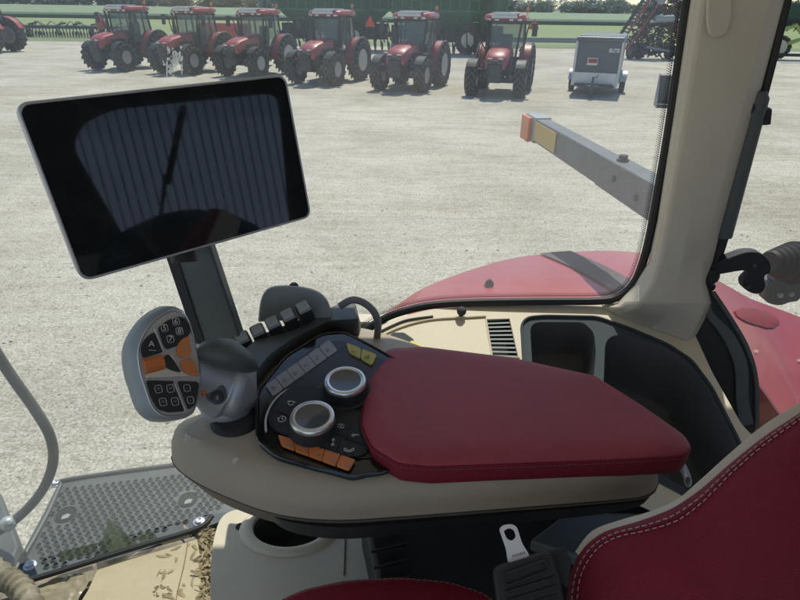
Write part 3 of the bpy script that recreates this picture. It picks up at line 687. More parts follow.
# shed behind (seen only in the screen)
T = thing('steel_shed', 'long blue grey corrugated steel shed standing across the yard behind the tractor', 'shed')
b = MB(); n = 390; pts = []
x0 = -42; Ls = 90
for i in range(n*4):
    ph = i % 4; x = x0 + Ls*(i//4 + (0, .80, .84, .96)[ph])/n; y = -15 + (0.0 if ph in (0, 1) else -.16); pts.append((x, y))
q = []; f_ = []
for i, (x, y) in enumerate(pts): q += [(x, y, 0), (x, y, 6.7)]
for i in range(len(pts)-1): f_.append((2*i, 2*i+2, 2*i+3, 2*i+1))
b.add(q, f_); b.build('wall', M['siding'], T, smooth=False); SHED = T
MB().prism([(x0-.5, -14.6, 6.6), (x0-.5, -14.6, 6.8), (x0-.5, -24, 9), (x0-.5, -33, 6.8), (x0-.5, -33, 6.6), (x0-.5, -24, 8.8)], (Ls+1, 0, 0)).build('roof', M['tgrey'], T)
T.rotation_euler = (0, 0, R(64))
# ================================================================== OWN TRACTOR CAB
WY = .93
CAB = thing('tractor_cab', 'beige trimmed tractor cab around the camera, with big side window, pillar and red fender', 'tractor cab')
def S3(px, py, y=WY): return aty(px, py, y)
SIL = PL((0.1, WY, H-.475), (0, -.30, .954))
# glass
G = MB(); gx = [(-1.15, .60), (-.81, .76), (-.60, .845), (-.42, .915), (-.34, .93), (0, .93), (.50, .93)]
q = []
for x, y in gx: q += [(x, y+.003, H-1.0), (x, y+.003, H+.34)]
G.add(q, [(2*i, 2*i+2, 2*i+3, 2*i+1) for i in range(len(gx)-1)]); G.build('window_pane', M['glass'], CAB)
MB().add([(.503, .933, H-1.0), (1.58, .933, H-1.0), (1.58, .933, H+.325), (.503, .933, H+.325)], [(0,1,2,3)]).build('window_pane', M['glass2'], CAB)
# seal of the big window (inner side)
sealpx = [(346, 352), (354, 342), (366, 330), (380, 321), (398, 313), (430, 305.5), (475, 302.5), (540, 301.5), (598, 301), (618, 297), (632, 286), (641, 268), (650, 235), (662, 170), (672, 110), (688, 0), (700, -90)]
sp = [S3(p.x, p.y, WY-.006) for p in spline(sealpx, 8)]
MB().tube(sp, .0075, 8).build('window_seal', M['black'], CAB)
# frit dots just inside the seal
fr = MB(); P2 = resamp([tuple(p) for p in sp], 330, closed=False)
for row in range(3):
    for i in range(1, len(P2)-1):
        t = (P2[i+1]-P2[i-1]).normalized(); nn = V((t.z, 0, -t.x)); nn = -nn if nn.z < 0 and abs(t.x) > abs(t.z) else nn
        if abs(t.z) >= abs(t.x) and nn.x > 0: nn = -nn
        c = P2[i] + nn*(.0085+row*.0027) + t*(.002 if row % 2 else 0); r_ = .0014-.0003*row; c.y = WY-.001
        fr.add([c + V((r_*math.cos(k*PI/3), 0, r_*math.sin(k*PI/3))) for k in range(6)], [tuple(range(6))])
fr.build('frit_dots', M['black'], CAB, smooth=False)
# sill with a hole for the tray
sill = [(340, 372), (352, 350), (367, 334), (382, 325), (400, 317), (432, 309), (475, 306), (540, 305), (600, 305), (622, 299), (640, 285), (700, 285), (698, 300), (693, 330), (712, 372), (742, 425), (757, 440), (800, 520), (760, 560), (560, 470), (400, 420), (350, 400)]
hole = fillet([(521, 325), (527, 317), (545, 315.5), (597, 316.5), (630, 328), (668, 344), (692, 360), (712, 387), (738, 438), (756, 480), (730, 520), (560, 430), (524, 376)], 7)
vent_hole = [(486, 320), (510, 319), (519, 358), (492, 357)]
so_ = [SIL.at(*p) for p in fillet(sill, 6, 3)]; ho = [SIL.at(*p) for p in hole]; vh = [SIL.at(*p) for p in vent_hole]
sm_ = MB(); sm_.poly(so_, [ho, vh]); sm_.build('sill', M['pale'], CAB)
# small raised lip on sill along window (pale strip) + crease lines
lp = [SIL.at(p.x, p.y, .002) for p in spline([(352, 362), (372, 342), (398, 328), (430, 319.5), (470, 317), (486, 316)], 8)]
MB().tube(lp, .0018, 6).build('trim_line', M['pale'], CAB)
gr = MB(); gp = [SIL.at(p.x, p.y, .0015) for p in spline([(378, 333), (392, 326), (408, 320), (433, 316.5)], 8)]
gr.tube(gp, .0022, 6).build('air_slot', M['black'], CAB)
for k in range(1):
    MB().lathe(SIL.at(461, 316), (0, -.3, .954), [(.004, 0), (.004, .006), (.0075, .008), (.0085, .013), (.006, .018), (.001, .02)], 16).build('knob', M['soft'], CAB)
# dark clip + yellow tag
MB().prism([SIL.at(*p) for p in fillet([(384, 345), (393, 338), (404, 338), (414, 345), (412, 352), (388, 352)], 2)], (0, 0, .012)).build('clip', M['bluegrey'], CAB, bevel=.002)
MB().prism([SIL.at(*p, .014) for p in [(404, 347), (412, 342), (421, 347), (419, 352), (406, 352)]], (0, 0, .003)).build('tag', M['tagyellow'], CAB)
MB().lathe(SIL.at(399, 342, .012), (0, -.3, .954), [(.004, 0), (.003, .002)], 10).build('screw', M['black'], CAB)
# vent
vb = [p - SIL.n*.03 for p in vh]; v_ = MB(); v_.rings([vh, vb], False, True); vt = v_.build('air_vent', M['hole'], CAB)
sl = MB()
for i in range(9):
    t = (i+.6)/9.2; a = vh[0].lerp(vh[3], t); b_ = vh[1].lerp(vh[2], t); d = (vh[3]-vh[0]).normalized()
    sl.add([a - SIL.n*.001, b_ - SIL.n*.001, b_ + d*.0035 - SIL.n*.0015, a + d*.0035 - SIL.n*.0015], [(0,1,2,3)])
sl.build('slats', M['armtop'], vt)
# rim around vent
vr_ = MB(); vr_.tube([vh[0], vh[1], vh[2], vh[3], vh[0]], .002, 6); vr_.build('vent_rim', M['pale'], vt)
# tray
bin1 = fillet([(530, 327), (536, 322), (583, 322), (594, 332), (596, 352), (592, 395), (560, 410), (534, 395)], 6)
tray = fillet([(605, 343), (611, 336), (622, 334), (668, 349), (689, 364), (707, 388), (732, 438), (752, 482), (728, 512), (600, 440), (603, 395)], 6)
TP = SIL.off(-.004)
tho = [TP.at(*p) for p in hole]; tb = [TP.at(*p) for p in bin1]; tt = [TP.at(*p) for p in tray]
t_ = MB(); t_.poly(tho, [tb, tt]); t_.build('storage_tray', M['bluegrey'], CAB)
MB().tube([SIL.at(*p, -.0005) for p in hole] + [SIL.at(*hole[0], -.0005)], .0022, 6).build('tray_lip', M['bluegrey'], CAB)
def well(pts, dep, k):
    c = sum(pts, V((0,0,0)))/len(pts); rs = [pts]
    for d, s_ in ((.004, .985), (dep*.5, .95), (dep*.92, .93), (dep, .88)): rs.append([c + (p-c)*s_ - V((0, -.1, .99))*d for p in pts])
    return MB().rings(rs, False, True)
well(tb, .07, 0).build('bin_well', M['well'], CAB, ang=60)
well(tt, .11, 0).build('tray_well', M['well'], CAB, ang=60)
# pillar (rings from top down)
PR = [(-120, (703, 716, 797, 822)), (0, (690, 703, 770, 786)), (110, (674, 686, 742, 757)), (220, (657, 668, 712, 727)), (262, (648, 660, 703, 715)), (285, (634, 652, 702, 708)), (303, (616, 640, 706, 714))]
rs = []
for y, (a, b_, c, d) in PR:
    k = 0 if y < 270 else (y-270)/33*.02
    rs.append([S3(a, y, WY-.008), S3((a*2+b_)/3, y, WY-.045), S3(b_, y, WY-.06-k), S3((b_+c)/2, y, WY-.068-k), S3(c, y, WY-.06-k), S3((c+d*2)/3, y, WY-.035), S3(d, y, WY+.004), S3((a+d)/2, y, WY+.03)])
for f_k in (.35, .7, 1.0):
    foot = [SIL.at(*p, -.001) for p in ((598, 302), (603, 309), (616, 315), (650, 329), (686, 342), (697, 336), (700, 318), (655, 296))]
    top_ = rs[6] if f_k == .35 else top_
    rs.append([a.lerp(c, f_k**1.5).lerp(V((a.x, a.y, a.z + (c.z-a.z)*f_k**.6)), .5*(1-f_k)) for a, c in zip(top_, foot)])
MB().rings(rs).build('pillar', M['beige'], CAB, bevel=.004, seg=2, ang=25)
# handle recess strip on the pillar
hs = fillet([(711, -40), (726, -40), (731, 2), (730, 20), (724, 37), (708, 38), (705, 20), (706, 0)], 8)
hp_ = PL(S3(718, 20, WY-.069), (-.05, -1, .05))
MB().prism([hp_.at(*p) for p in hs], (0, -.006, 0)).build('hook_cover', M['beige'], CAB, bevel=.0025)
# rear window seal along the pillar's right edge
rsp = [S3(p.x, p.y, WY-.004) for p in spline([(806, -90), (790, -15), (765, 88), (745, 160), (728, 225), (714, 270), (707, 290)], 8)]
MB().tube(rsp, .007, 8).build('window_seal', M['black'], CAB)
# gas strut
A_ = S3(754, 112, WY-.02); B_ = S3(722, 236, WY-.02); C_ = S3(713, 272, WY-.02)
gs = MB(); gs.cyl(A_, B_, .0155, n=20); gs.lathe(A_, (A_-B_), [(.0155, 0), (.016, .003), (.016, .02), (.010, .03)], 16); ob = gs.build('gas_strut', M['charcoal'], CAB)
MB().cyl(B_, C_, .005, n=10).build('strut_rod', M['black'], ob)
mm_ = MB(); mm_.tube([S3(744, 107, WY-.01), S3(752, 107, WY-.02), S3(766, 113, WY-.02), S3(764, 124, WY-.02)], .009, 8); mm_.lathe(S3(747, 108, WY-.03), (0, 1, 0), [(.009, -.006), (.009, .006)], 12); mm_.build('strut_mount', M['soft'], ob)
# latch and ball joint
lt_ = MB(); lt_.cyl(S3(697, 277, WY-.03), S3(714, 273, WY-.02), .010, n=12); lt_.lathe(S3(710, 276, WY-.03), (0, -1, 0), [(.013, -.01), (.014, .006), (.008, .012)], 14); lt_.tube([S3(708, 270, WY-.02), S3(706, 284, WY-.02), S3(712, 288, WY-.02)], .008, 8)
lt_.build('ball_joint', M['soft'], CAB)
LP = PL(S3(740, 265, WY-.03), (-.1, -1, .1))
arm = curve_px([(712, 266), (735, 256), (750, 252), (762, 254), (770, 262), (771, 272), (765, 277), (766, 286), (762, 293), (754, 294), (745, 289), (744, 281), (750, 274), (742, 271), (714, 275)], 4, True)
la = MB(); la.prism([LP.at(*p) for p in arm], (0, .02, 0)); lo = la.build('latch_arm', M['soft'], CAB, bevel=.003)
b = MB()
for p in ((754, 265.5), (747.5, 286.5)): b.lathe(LP.at(*p, .0), (0, -1, 0), [(.004, 0), (.0035, .003), (.001, .004)], 12)
b.build('bolt', M['tgrey'], lo)
# ribbed work light hose
hz = thing('work_light', 'ribbed dark grey work light on a bracket above the red fender, right edge', 'work light')
b = MB(); a0 = aty(769, 262, 1.05); a1 = aty(835, 264, 1.12); prof = []
L = (a1-a0).length; n = 16
for i in range(n):
    t = i/n*L; rr_ = .022 + .018*min(1, i/5); prof += [(rr_*.9, t), (rr_*1.08, t+L/n*.35), (rr_*1.08, t+L/n*.6), (rr_*.9, t+L/n*.95)]
b.lathe(a0, a1-a0, prof, 28); b.build('housing', M['tdark'], hz)
BP = PL(aty(785, 290, 1.06), (-.1, -1, .1))
b = MB(); b.prism([BP.at(*p) for p in curve_px([(778, 268), (795, 272), (806, 284), (800, 300), (790, 303), (780, 306), (768, 303), (764, 294), (768, 284), (775, 280)], 4, True)], (0, .03, 0)); o = b.build('bracket', M['charcoal'], hz, bevel=.004)
b = MB(); 
for p in ((780, 295), (791, 294)): b.lathe(BP.at(*p), (0, -1, 0), [(.006, 0), (.005, .004), (.001, .005)], 12)
b.build('bolt', M['silver'], o)
# dark moulded cover at the pillar foot
CP = PL(S3(715, 340, WY-.06), (-.35, -.9, .3))
cov = curve_px([(707, 288), (713, 292), (716, 300), (734, 324), (748, 350), (756, 380), (757, 428), (744, 430), (730, 405), (710, 370), (694, 345), (689, 325), (694, 305)], 5, True)
b = MB(); b.prism([CP.at(*p) for p in cov], (0, .03, 0)); o = b.build('corner_cover', M['black'], CAB, bevel=.005)
b = MB(); rbl = [(705, 295), (705, 312), (722, 335), (735, 365), (737, 400), (741, 426)]; rbr = [(710, 294), (713, 312), (733, 333), (747, 362), (749, 400), (754, 424)]
l1 = [CP.at(p.x, p.y, .006) for p in spline(rbl, 6)]; l2 = [CP.at(p.x, p.y, .004) for p in spline(rbr, 6)]; 
for i in range(len(l1)-1): b.add([l1[i], l1[i+1], l2[i+1], l2[i]], [(0,1,2,3)])
b.build('cover_face', M['charcoal'], o)
MB().tube([CP.at(p.x, p.y, .004) for p in spline([(713, 292), (734, 324), (748, 350), (756, 380), (757, 428)], 6)], .004, 8).build('cover_rim', M['charcoal'], o)
MB().tube([CP.at(p.x, p.y, .006) for p in spline(rbl, 6)], .0022, 6).build('cover_ridge', M['charcoal'], o)
# -------- cab shell: wall below the sill, floor, roof, far side (kept simple, out of view)
wl = MB(); x0 = S3(350, 360).x
x1 = S3(690, 430).x; wl.box(((x0+x1)/2, WY+.02, H-.80), (x1-x0, .03, .56)); wl.box(((x1+1.6)/2, WY+.02, H-.98), (1.6-x1, .03, .2)); wl.build('side_wall', M['beige'], CAB)
MB().prism([(x, y-.012, H-1.10) for x, y in gx if x < .5] + [(1.6, .91, H-1.10), (1.6, -1.0, H-1.10), (-1.15, -1.0, H-1.10)], (0, 0, .06)).build('cab_floor', M['dirt'], CAB)
b = MB(); b.rings([[V((-1.35, -1.15, H+.33)), V((1.6, -1.15, H+.33)), V((1.6, 1.24, H+.33)), V((-1.35, 1.16, H+.33))], [V((-1.45, -1.22, H+.42)), V((1.7, -1.22, H+.42)), V((1.7, 1.26, H+.42)), V((-1.4, 1.2, H+.42))], [V((-1.2, -1.0, H+.56)), V((1.5, -1.0, H+.56)), V((1.5, 1.0, H+.56)), V((-1.2, 1.0, H+.56))]])
b.build('roof', M['headliner'], CAB, bevel=.02)
b = MB()
for x, y in ((-1.2, -.85), (.35, -1.05), (1.45, -1.0), (-1.2, .62), (1.55, .93)): b.tube([(x, y, H-1.05), (x, y, H+.34)], .05, 8)
b.box((.9, -1.04, H-.8), (1.2, .05, .6)); b.build('post', M['soft'], CAB)
MB().box((1.62, 0, H-.85), (.05, 2.0, .45)).build('rear_wall', M['beige'], CAB)
rp_ = [V((1.60, y, H+z)) for y, z in ((-1.02, -1.0), (.94, -1.0), (.94, .34), (-1.02, .34))]
ro_ = [V((1.60, y, H+z)) for y, z in fillet([(-.60, -.66), (.16, -.66), (.22, -.02), (-.52, .00), (-.68, -.04), (-.76, -.13)], .06, 4)]
b = MB(); b.poly(rp_, [ro_]); b.build('rear_frame', M['soft'], CAB)
b = MB(); b.lathe((1.45, -.27, H-.95), (0, 0, 1), [(.42, 0), (.38, .26), (.33, .38), (.22, .46), (.10, .495), (.01, .50)], 32); b.build('reflection_dome', M['soft'], CAB)  # added out of view to make the dark dome in the screen reflection
b = MB(); b.tube([(1.64, -.22, H-.02), (1.64, -.38, H-.34)], .016, 8); b.tube([(1.645, -.38, H-.30), (1.645, -.46, H-.5)], .010, 8); b.build('rear_wiper', M['soft'], CAB)
# dashboard with steering column forward
b = MB(); b.box((-1.15, -.25, H-.75), (.35, .6, .6)); b.build('dashboard', M['soft'], CAB, bevel=.04)
b = MB(); b.tube([(-1.0, -.25, H-.6), (-.82, -.25, H-.42)], .03, 10); b.lathe((-.80, -.25, H-.40), (.5, 0, .6), [(.19, -.014), (.205, 0), (.19, .014), (.175, 0)], 36, False, False); b.tube([(-.9, -.44, H-.33), (-.8, -.25, H-.41), (-.70, -.06, H-.49)], .012, 8); b.build('steering_wheel', M['soft'], CAB)
# -------- fender (outer red)
fp = [(330, 372), (352, 345), (375, 322), (400, 303), (430, 285), (480, 267), (520, 257), (570, 252), (620, 251), (660, 257), (690, 268), (715, 279), (735, 290), (754, 300), (800, 317), (850, 340), (900, 370)]
cu = spline([(a, b_, 0) for a, b_ in fp], 5); rows = []
for i, p in enumerate(cu):
    t = min(1, max(0, (p.x-330)/200)); Yo = 1.02 + .46*t**.7; o_ = aty(p.x, p.y, Yo)
    kk = min(1, max(0, (p.x-640)/120)); inn = V((o_.x*.97, .955, o_.z + .01 - .26*kk))
    row = []
    row.append(o_ + V((0, .012, -.35)))
    for k in range(9):
        a = k/8; 
        q = o_.lerp(inn, a); q.z += .03*math.sin(PI*a)*.6; 
        if k == 0: q.z -= .0
        row.append(q)
    row.append(row[-1] + V((0, -.004, -.3)))
    rows.append(row)
b = MB(); n = len(rows[0]); q = [p for r_ in rows for p in r_]; f_ = []
for i in range(len(rows)-1):
    for k in range(n-1): f_.append((i*n+k, i*n+k+1, (i+1)*n+k+1, (i+1)*n+k))
b.add(q, f_); FEN = b.build('fender', M['fender'], CAB, ang=60, bevel=0)
# flat dark grey stripe laid over the fender
def fpoint(px_, a):
    # nearest row by pixel x of the outer edge
    j = min(range(len(cu)), key=lambda i: abs(cu[i].x-px_)); return rows[j], j
b = MB(); i0 = min(range(len(cu)), key=lambda i: abs(cu[i].x-541)); i1 = min(range(len(cu)), key=lambda i: abs(cu[i].x-572)); q = []
sk = 3
def FPt(fi, k):
    fi = max(0, min(len(rows)-1.001, fi)); a = int(fi); return rows[a][k].lerp(rows[a+1][k], fi-a)
for k in range(1, n-1):
    s_ = 1.0*(k-1)
    q += [FPt(i0+s_*.85, k)+V((0, 0, .004)), FPt(i1+s_*.8, k)+V((0, 0, .004))]
b.add(q, [(2*i, 2*i+1, 2*i+3, 2*i+2) for i in range(len(q)//2-1)]); b.build('grey_strip', M['fenderstripe'], FEN)
b = MB(); c0 = aty(490, 285, 1.15); 
FZ = PL((0, 0, rows[len(rows)//2][4].z+.002), (0, 0, 1))
b.lathe(atz(489, 287, rows[30][4].z-.005), (0, 0, 1), [(.012, 0), (.010, .012), (.004, .02)], 8); b.build('clip', M['soft'], FEN)
# wet patch on rear fender
b = MB(); c_ = (763, 316); ring = []
j = min(range(len(cu)), key=lambda i: abs(cu[i].x-740))
# project onto local fender surface by ray casting after build
from mathutils.bvhtree import BVHTree
bv = BVHTree.FromPolygons([tuple(v) for v in q and [p for r_ in rows for p in r_]], f_)
def onf(px_, py_, off=.003):
    h = bv.ray_cast(CAM, ray(px_, py_).normalized()); 
    if h[0] is None: return None
    nn = h[1] if h[1].z > 0 else -h[1]; return h[0] + nn*off
def patch(name, cx, cy, rx, ry, ang, m, wob=.15, off=.003):
    pts = []; rnd = random.Random(int(cx))
    for i in range(28):
        a = 2*PI*i/28; k = 1 + rnd.uniform(-wob, wob); x = rx*k*math.cos(a); y = ry*k*math.sin(a)
        h = onf(cx + x*math.cos(ang)-y*math.sin(ang), cy + x*math.sin(ang)+y*math.cos(ang), off)
        if h is None: return
        pts.append(h)
    c = sum(pts, V((0,0,0)))/len(pts); MB().add(pts+[c], [(i, (i+1) % 28, 28) for i in range(28)]).build(name, m, FEN)
patch('wet_patch', 757, 318, 23, 8, R(16), M['wet'], .08)
for cx, cy, s_ in ((755, 352, 2.2), (798, 361, 2)): patch('dropping', cx, cy, s_, s_*.6, 0, M['dropping_glint'], .4, .004)
# rear tyre below the fender
wv = wheel(CAB, (.75, 1.28, .98), .98*1.05, .62, ax=(0, 1, 0), lugs=20); wv.name = 'wheel'
b = MB(); b.box((.2, 0, 1.35), (3.6, .9, .9)); b.box((-1.0, .75, 1.35), (1.2, .7, .8)); b.build('chassis', M['tdark'], CAB, bevel=.04)
# -------- marker arm outside
AR = thing('marker_arm', 'grey steel marker arm with orange reflector end and yellow sticker, outside the window', 'marker arm')
A_ = zi(541, 130, -.346); B_ = zi(688, 218, -.350)
d = (B_-A_).normalized(); sd_ = d.cross(V((0, 0, 1))).normalized(); uu = sd_.cross(d)
if sd_.y > 0: pass
hw, hh = .026, .038
def armring(p, a=hw, h_=hh): return [p + sd_*a + uu*h_, p - sd_*a + uu*h_, p - sd_*a - uu*h_, p + sd_*a - uu*h_]
mid = A_.lerp(B_, .60)
o = MB().rings([armring(A_, hw*.9, hh*.92), armring(mid, hw*.9, hh*.94)]).build('beam', M['armgrey'], AR, bevel=.004)
MB().rings([armring(mid - d*.02, hw, hh*.97), armring(B_)]).build('sleeve', M['armgrey'], AR, bevel=.004)
nearside = sd_ if sd_.y < 0 else -sd_
def onarm(t, v, off): p = A_.lerp(B_, t); return p + nearside*(hw*.9+off) + uu*(hh*v)
b = MB(); b.rings([[onarm(.015, .75, .001), onarm(.235, .75, .001), onarm(.235, -.72, .001), onarm(.015, -.72, .001)], [onarm(.015, .75, .003), onarm(.235, .75, .003), onarm(.235, -.72, .003), onarm(.015, -.72, .003)]]); b.build('sticker', M['sticker'], AR)
E_ = A_ - d*.012
b = MB(); b.rings([armring(A_ - d*.085, hw*1.0, hh*1.02), armring(A_ + d*.012, hw*1.02, hh*1.04)]); b.build('end_cap', M['armtop'], AR, bevel=.004)
RP = [A_ + d*x_ + nearside*(hw+.001) + uu*hh*y_ for x_, y_ in ((-.088, .92), (-.012, .92), (-.012, -1.05), (-.088, -1.05))]
MB().prism(RP, nearside*.012).build('reflector', M['reflector'], AR, bevel=.002)
b = MB(); pt = A_.lerp(B_, .66) + uu*hh; b.lathe(pt, uu, [(.014, 0), (.014, .004), (.010, .005), (.010, .013), (.008, .014)], 6)
for t_v in ((.69, .1), (.82, -.2)): b.lathe(onarm(t_v[0], t_v[1], .002), nearside, [(.008, 0), (.007, .004)], 10)
b.build('bolt', M['soft'], AR)
# ================================================================== STEP PLATFORM + RAIL
PF = thing('step_platform', 'dark grey perforated anti-slip step platform outside the lower window', 'step')
PZ = -1.25
outl = [(66, 477), (190, 461), (232, 459), (262, 470), (262, 500), (225, 520), (120, 558), (40, 582), (-30, 640), (-10, 600), (18, 560), (44, 512), (58, 484)]
ol = [zi(*p, PZ) for p in fillet(outl, 8, 4)]
b = MB(); b.prism(ol, (0, 0, -.03)); b.build('plate', M['plate'], PF, bevel=.004, seg=2)
MB().tube([zi(p.x, p.y, PZ+.004) for p in spline([(262, 464), (232, 461), (190, 463), (70, 479), (60, 487), (47, 515), (24, 556), (-5, 600)], 6)], .006, 8).build('lip', M['plate'], PF)
rg = MB(); hl_ = MB(); O = zi(68, 489, PZ); E1 = (zi(195, 474, PZ)-O); E2 = (zi(38, 560, PZ)-O)
ux = E1.normalized(); uy = V((-ux.y, ux.x, 0)); uy = -uy if uy.y > 0 else uy
big = [zi(66, 515, PZ), zi(188, 500, PZ)]; L1 = E1.length*1.18; L2 = .36; ps = .0205
import itertools
poly2 = [zi(*p, PZ) for p in [(66, 482), (235, 463), (240, 500), (130, 546), (44, 572), (30, 562), (56, 505)]]
def inside(p, poly):
    c = False; n = len(poly)
    for i in range(n):
        a, b_ = poly[i], poly[i-1]
        if (a.y > p.y) != (b_.y > p.y) and p.x < (b_.x-a.x)*(p.y-a.y)/(b_.y-a.y)+a.x: c = not c
    return c
bolts = [zi(56, 484, PZ), zi(30, 566, PZ), zi(199, 522, PZ)]
cnt = 0
for i in range(-6, 32):
    for j in range(0, 24):
        p = O + ux*(i*ps + (ps/2 if j % 2 else 0)) + uy*(.004+j*ps*.86)
        if not inside(p, poly2) or min((p-q_).length for q_ in big) < .033 or min((p-q_).length for q_ in bolts) < .026: continue
        rg.lathe(p, (0, 0, 1), [(.0085, 0), (.0078, .003), (.0062, .0042), (.0055, .002)], 10, False, False)
        hl_.lathe(p, (0, 0, 1), [(.0056, .0008), (.0055, .001)], 10); cnt += 1
rg.build('grip_nubs', M['platehi'], PF); hl_.build('grip_holes', M['hole'], PF, smooth=False)  # dark discs on the solid plate paint the shade inside its holes
for p in big:
    b = MB(); b.lathe(p, (0, 0, 1), [(.025, .001), (.024, .0015)], 20); o = b.build('drain_hole', M['hole'], PF)  # large holes get the same painted dark disc
    MB().lathe(p, (0, 0, 1), [(.025, .0), (.027, .004), (.029, .0)], 20, False, False).build('hole_rim', M['plate'], o)
    MB().add([p + V((x, y, .003)) for x, y in ((-.004, -.018), (.012, -.012), (.014, .0), (.002, .002), (-.006, -.006))], [(0,1,2,3,4)]).build('painted_glint', M['dropping_glint'], o)  # pale flake painting the bright gravel glimpsed through the hole
for p in bolts:
    b = MB(); b.lathe(p, (0, 0, 1), [(.016, 0), (.015, .003), (.010, .004), (.010, .009), (.007, .010), (.003, .007)], 18); b.build('bolt', M['steel'], PF)
MB().prism([zi(*p, PZ-.02) for p in [(-400, 330), (-40, 430), (2, 495), (20, 545), (-10, 620), (-300, 760), (-700, 700)]], (0, 0, -.3)).build('side_tank', M['plate'], PF, bevel=.01)
RL = thing('grab_rail', 'bent grey tubular grab rail outside the window at the left edge', 'grab rail')
rp = spline([(-230, -60), (-140, 110), (-60, 258), (-22, 322), (6, 368), (34, 408), (50, 436), (53, 462), (43, 489), (22, 514), (-6, 534), (-60, 560), (-140, 590)], 8)
b = MB(); b.tube([aty(p.x, p.y, 1.06) for p in rp], .0115, 14); b.build('tube', M['rail'], RL)
b = MB(); b.lathe(aty(8, 524, 1.045), (.6, -.4, .2), [(.014, -.012), (.018, -.008), (.018, .008), (.014, .012)], 14); b.tube([aty(-6, 526, 1.04), aty(14, 522, 1.04)], .006, 6); b.build('clamp', M['steel'], RL)
# lower window seal + ledge
wsx = [(-60, 606), (0, 589), (60, 571), (130, 549), (196, 529), (212, 516)]
MB().tube([zi(p.x, p.y, -1.0) for p in spline(wsx, 6)], .006, 8).build('window_seal', M['black'], CAB)
# ================================================================== FLOOR CLUTTER
o = MB(); CZ = -1.015
cp = [(57, 640), (88, 590), (97, 570), (112, 563), (150, 553), (197, 539), (201, 560), (200, 640)]
base = [zi(*p, CZ) for p in cp]
o.prism(base, (0, 0, -.012)); cb = o.build('cardboard_sheet', M['card'], None, bevel=.001); tag(cb, 'flattened piece of brown cardboard lying on the cab floor below the window', 'cardboard')
b = MB(); b.tube([zi(p.x, p.y, CZ+.001) for p in spline([(188, 541), (184, 565), (176, 600), (172, 640)], 5)], .0012, 5); b.build('crease', M['carddark'], cb)
b = MB(); rnd = random.Random(9)
for i in range(26):
    a = i/26*2*PI; c = (163+9*math.cos(a)+rnd.uniform(-2, 2), 591+5*math.sin(a)+rnd.uniform(-1.5, 1.5)); p = zi(*c, CZ+.0015)
    b.add([p+V((rnd.uniform(.001, .004), 0, 0)), p+V((0, rnd.uniform(.001, .003), 0)), p-V((rnd.uniform(.001, .004), 0, 0)), p-V((0, .002, 0))], [(0,1,2,3)])
b.build('stain', M['carddark'], cb)
# crumpled film at left
def crumple(name, pxs, z, m, lab, cat, amp=.01, n=16, sd=1):
    rnd = random.Random(sd); a, b_, c, d = [zi(*p, z) for p in pxs]; q = []
    for i in range(n+1):
        for j in range(n+1):
            u, v = i/n, j/n; p = a.lerp(b_, u).lerp(d.lerp(c, u), v); p = p + V((rnd.uniform(-1, 1)*.004, rnd.uniform(-1, 1)*.004, rnd.uniform(0, amp))); q.append(p)
    f = [(i*(n+1)+j, i*(n+1)+j+1, (i+1)*(n+1)+j+1, (i+1)*(n+1)+j) for i in range(n) for j in range(n)]
    o = MB().add(q, f).build(name, m, None, ang=70, sub=1); tag(o, lab, cat); return o
crumple('plastic_wrap', [(-20, 610), (60, 578), (92, 575), (60, 640)], -1.02, M['film'], 'crumpled yellowish plastic wrap on the floor left of the cardboard', 'plastic wrap', .008)
hs_ = MB(); hp2 = spline([(-20, 560, 0), (5, 577, 0), (22, 590, 0), (36, 615, 0)], 10); hs_.tube([zi(p.x, p.y, -.97) for p in hp2], [.020+.0022*((i % 3) - 1) for i in range(len(hp2))], 12)
tag(hs_.build('floor_bag', mat('olive_rubber', (.28, .25, .17), .5, bump=.7, bscale=25, var=.35, vscale=18, bdist=.01), None), 'rolled dusty bag in the lower left corner', 'bag')
# husks
lv = MB(); rnd = random.Random(21)
for i in range(520):
    t = rnd.random(); px_ = 199 + 15*rnd.random()**.8; py_ = 528 + 110*t + rnd.uniform(-4, 4); p = zi(px_, py_, -1.035 + rnd.random()*.03)
    a = V((rnd.gauss(0,1), rnd.gauss(0,1), rnd.gauss(0,.35))).normalized(); b_ = a.cross(V((rnd.gauss(0,.4), rnd.gauss(0,.4), 1))).normalized(); L = rnd.choice((.004, .007, .012, .018)); W = rnd.uniform(.001, .0045)
    c = a.cross(b_); q = []
    for k in range(5):
        u = k/4*2-1; w2 = W*(1-.5*abs(u)**2)*rnd.uniform(.6, 1.2); ce = p + a*L*u + c*L*.35*u*u
        q += [ce - b_*w2, ce + b_*w2 + c*w2*.4]
    if i % 9 == 0:
        o9 = V((-rnd.random()**2*.09, 0, 0)); q = [V((v_.x, v_.y, H-1.0135 + (v_.z-p.z)*.3)) + o9 for v_ in q]
    lv.add(q, [(2*k, 2*k+1, 2*k+3, 2*k+2) for k in range(4)])
o = lv.build('chaff', M['leaf'], None, smooth=False); o['kind'] = 'stuff'; tag(o, 'dry husks and chaff heaped in the gap beside the console foot', 'chaff')
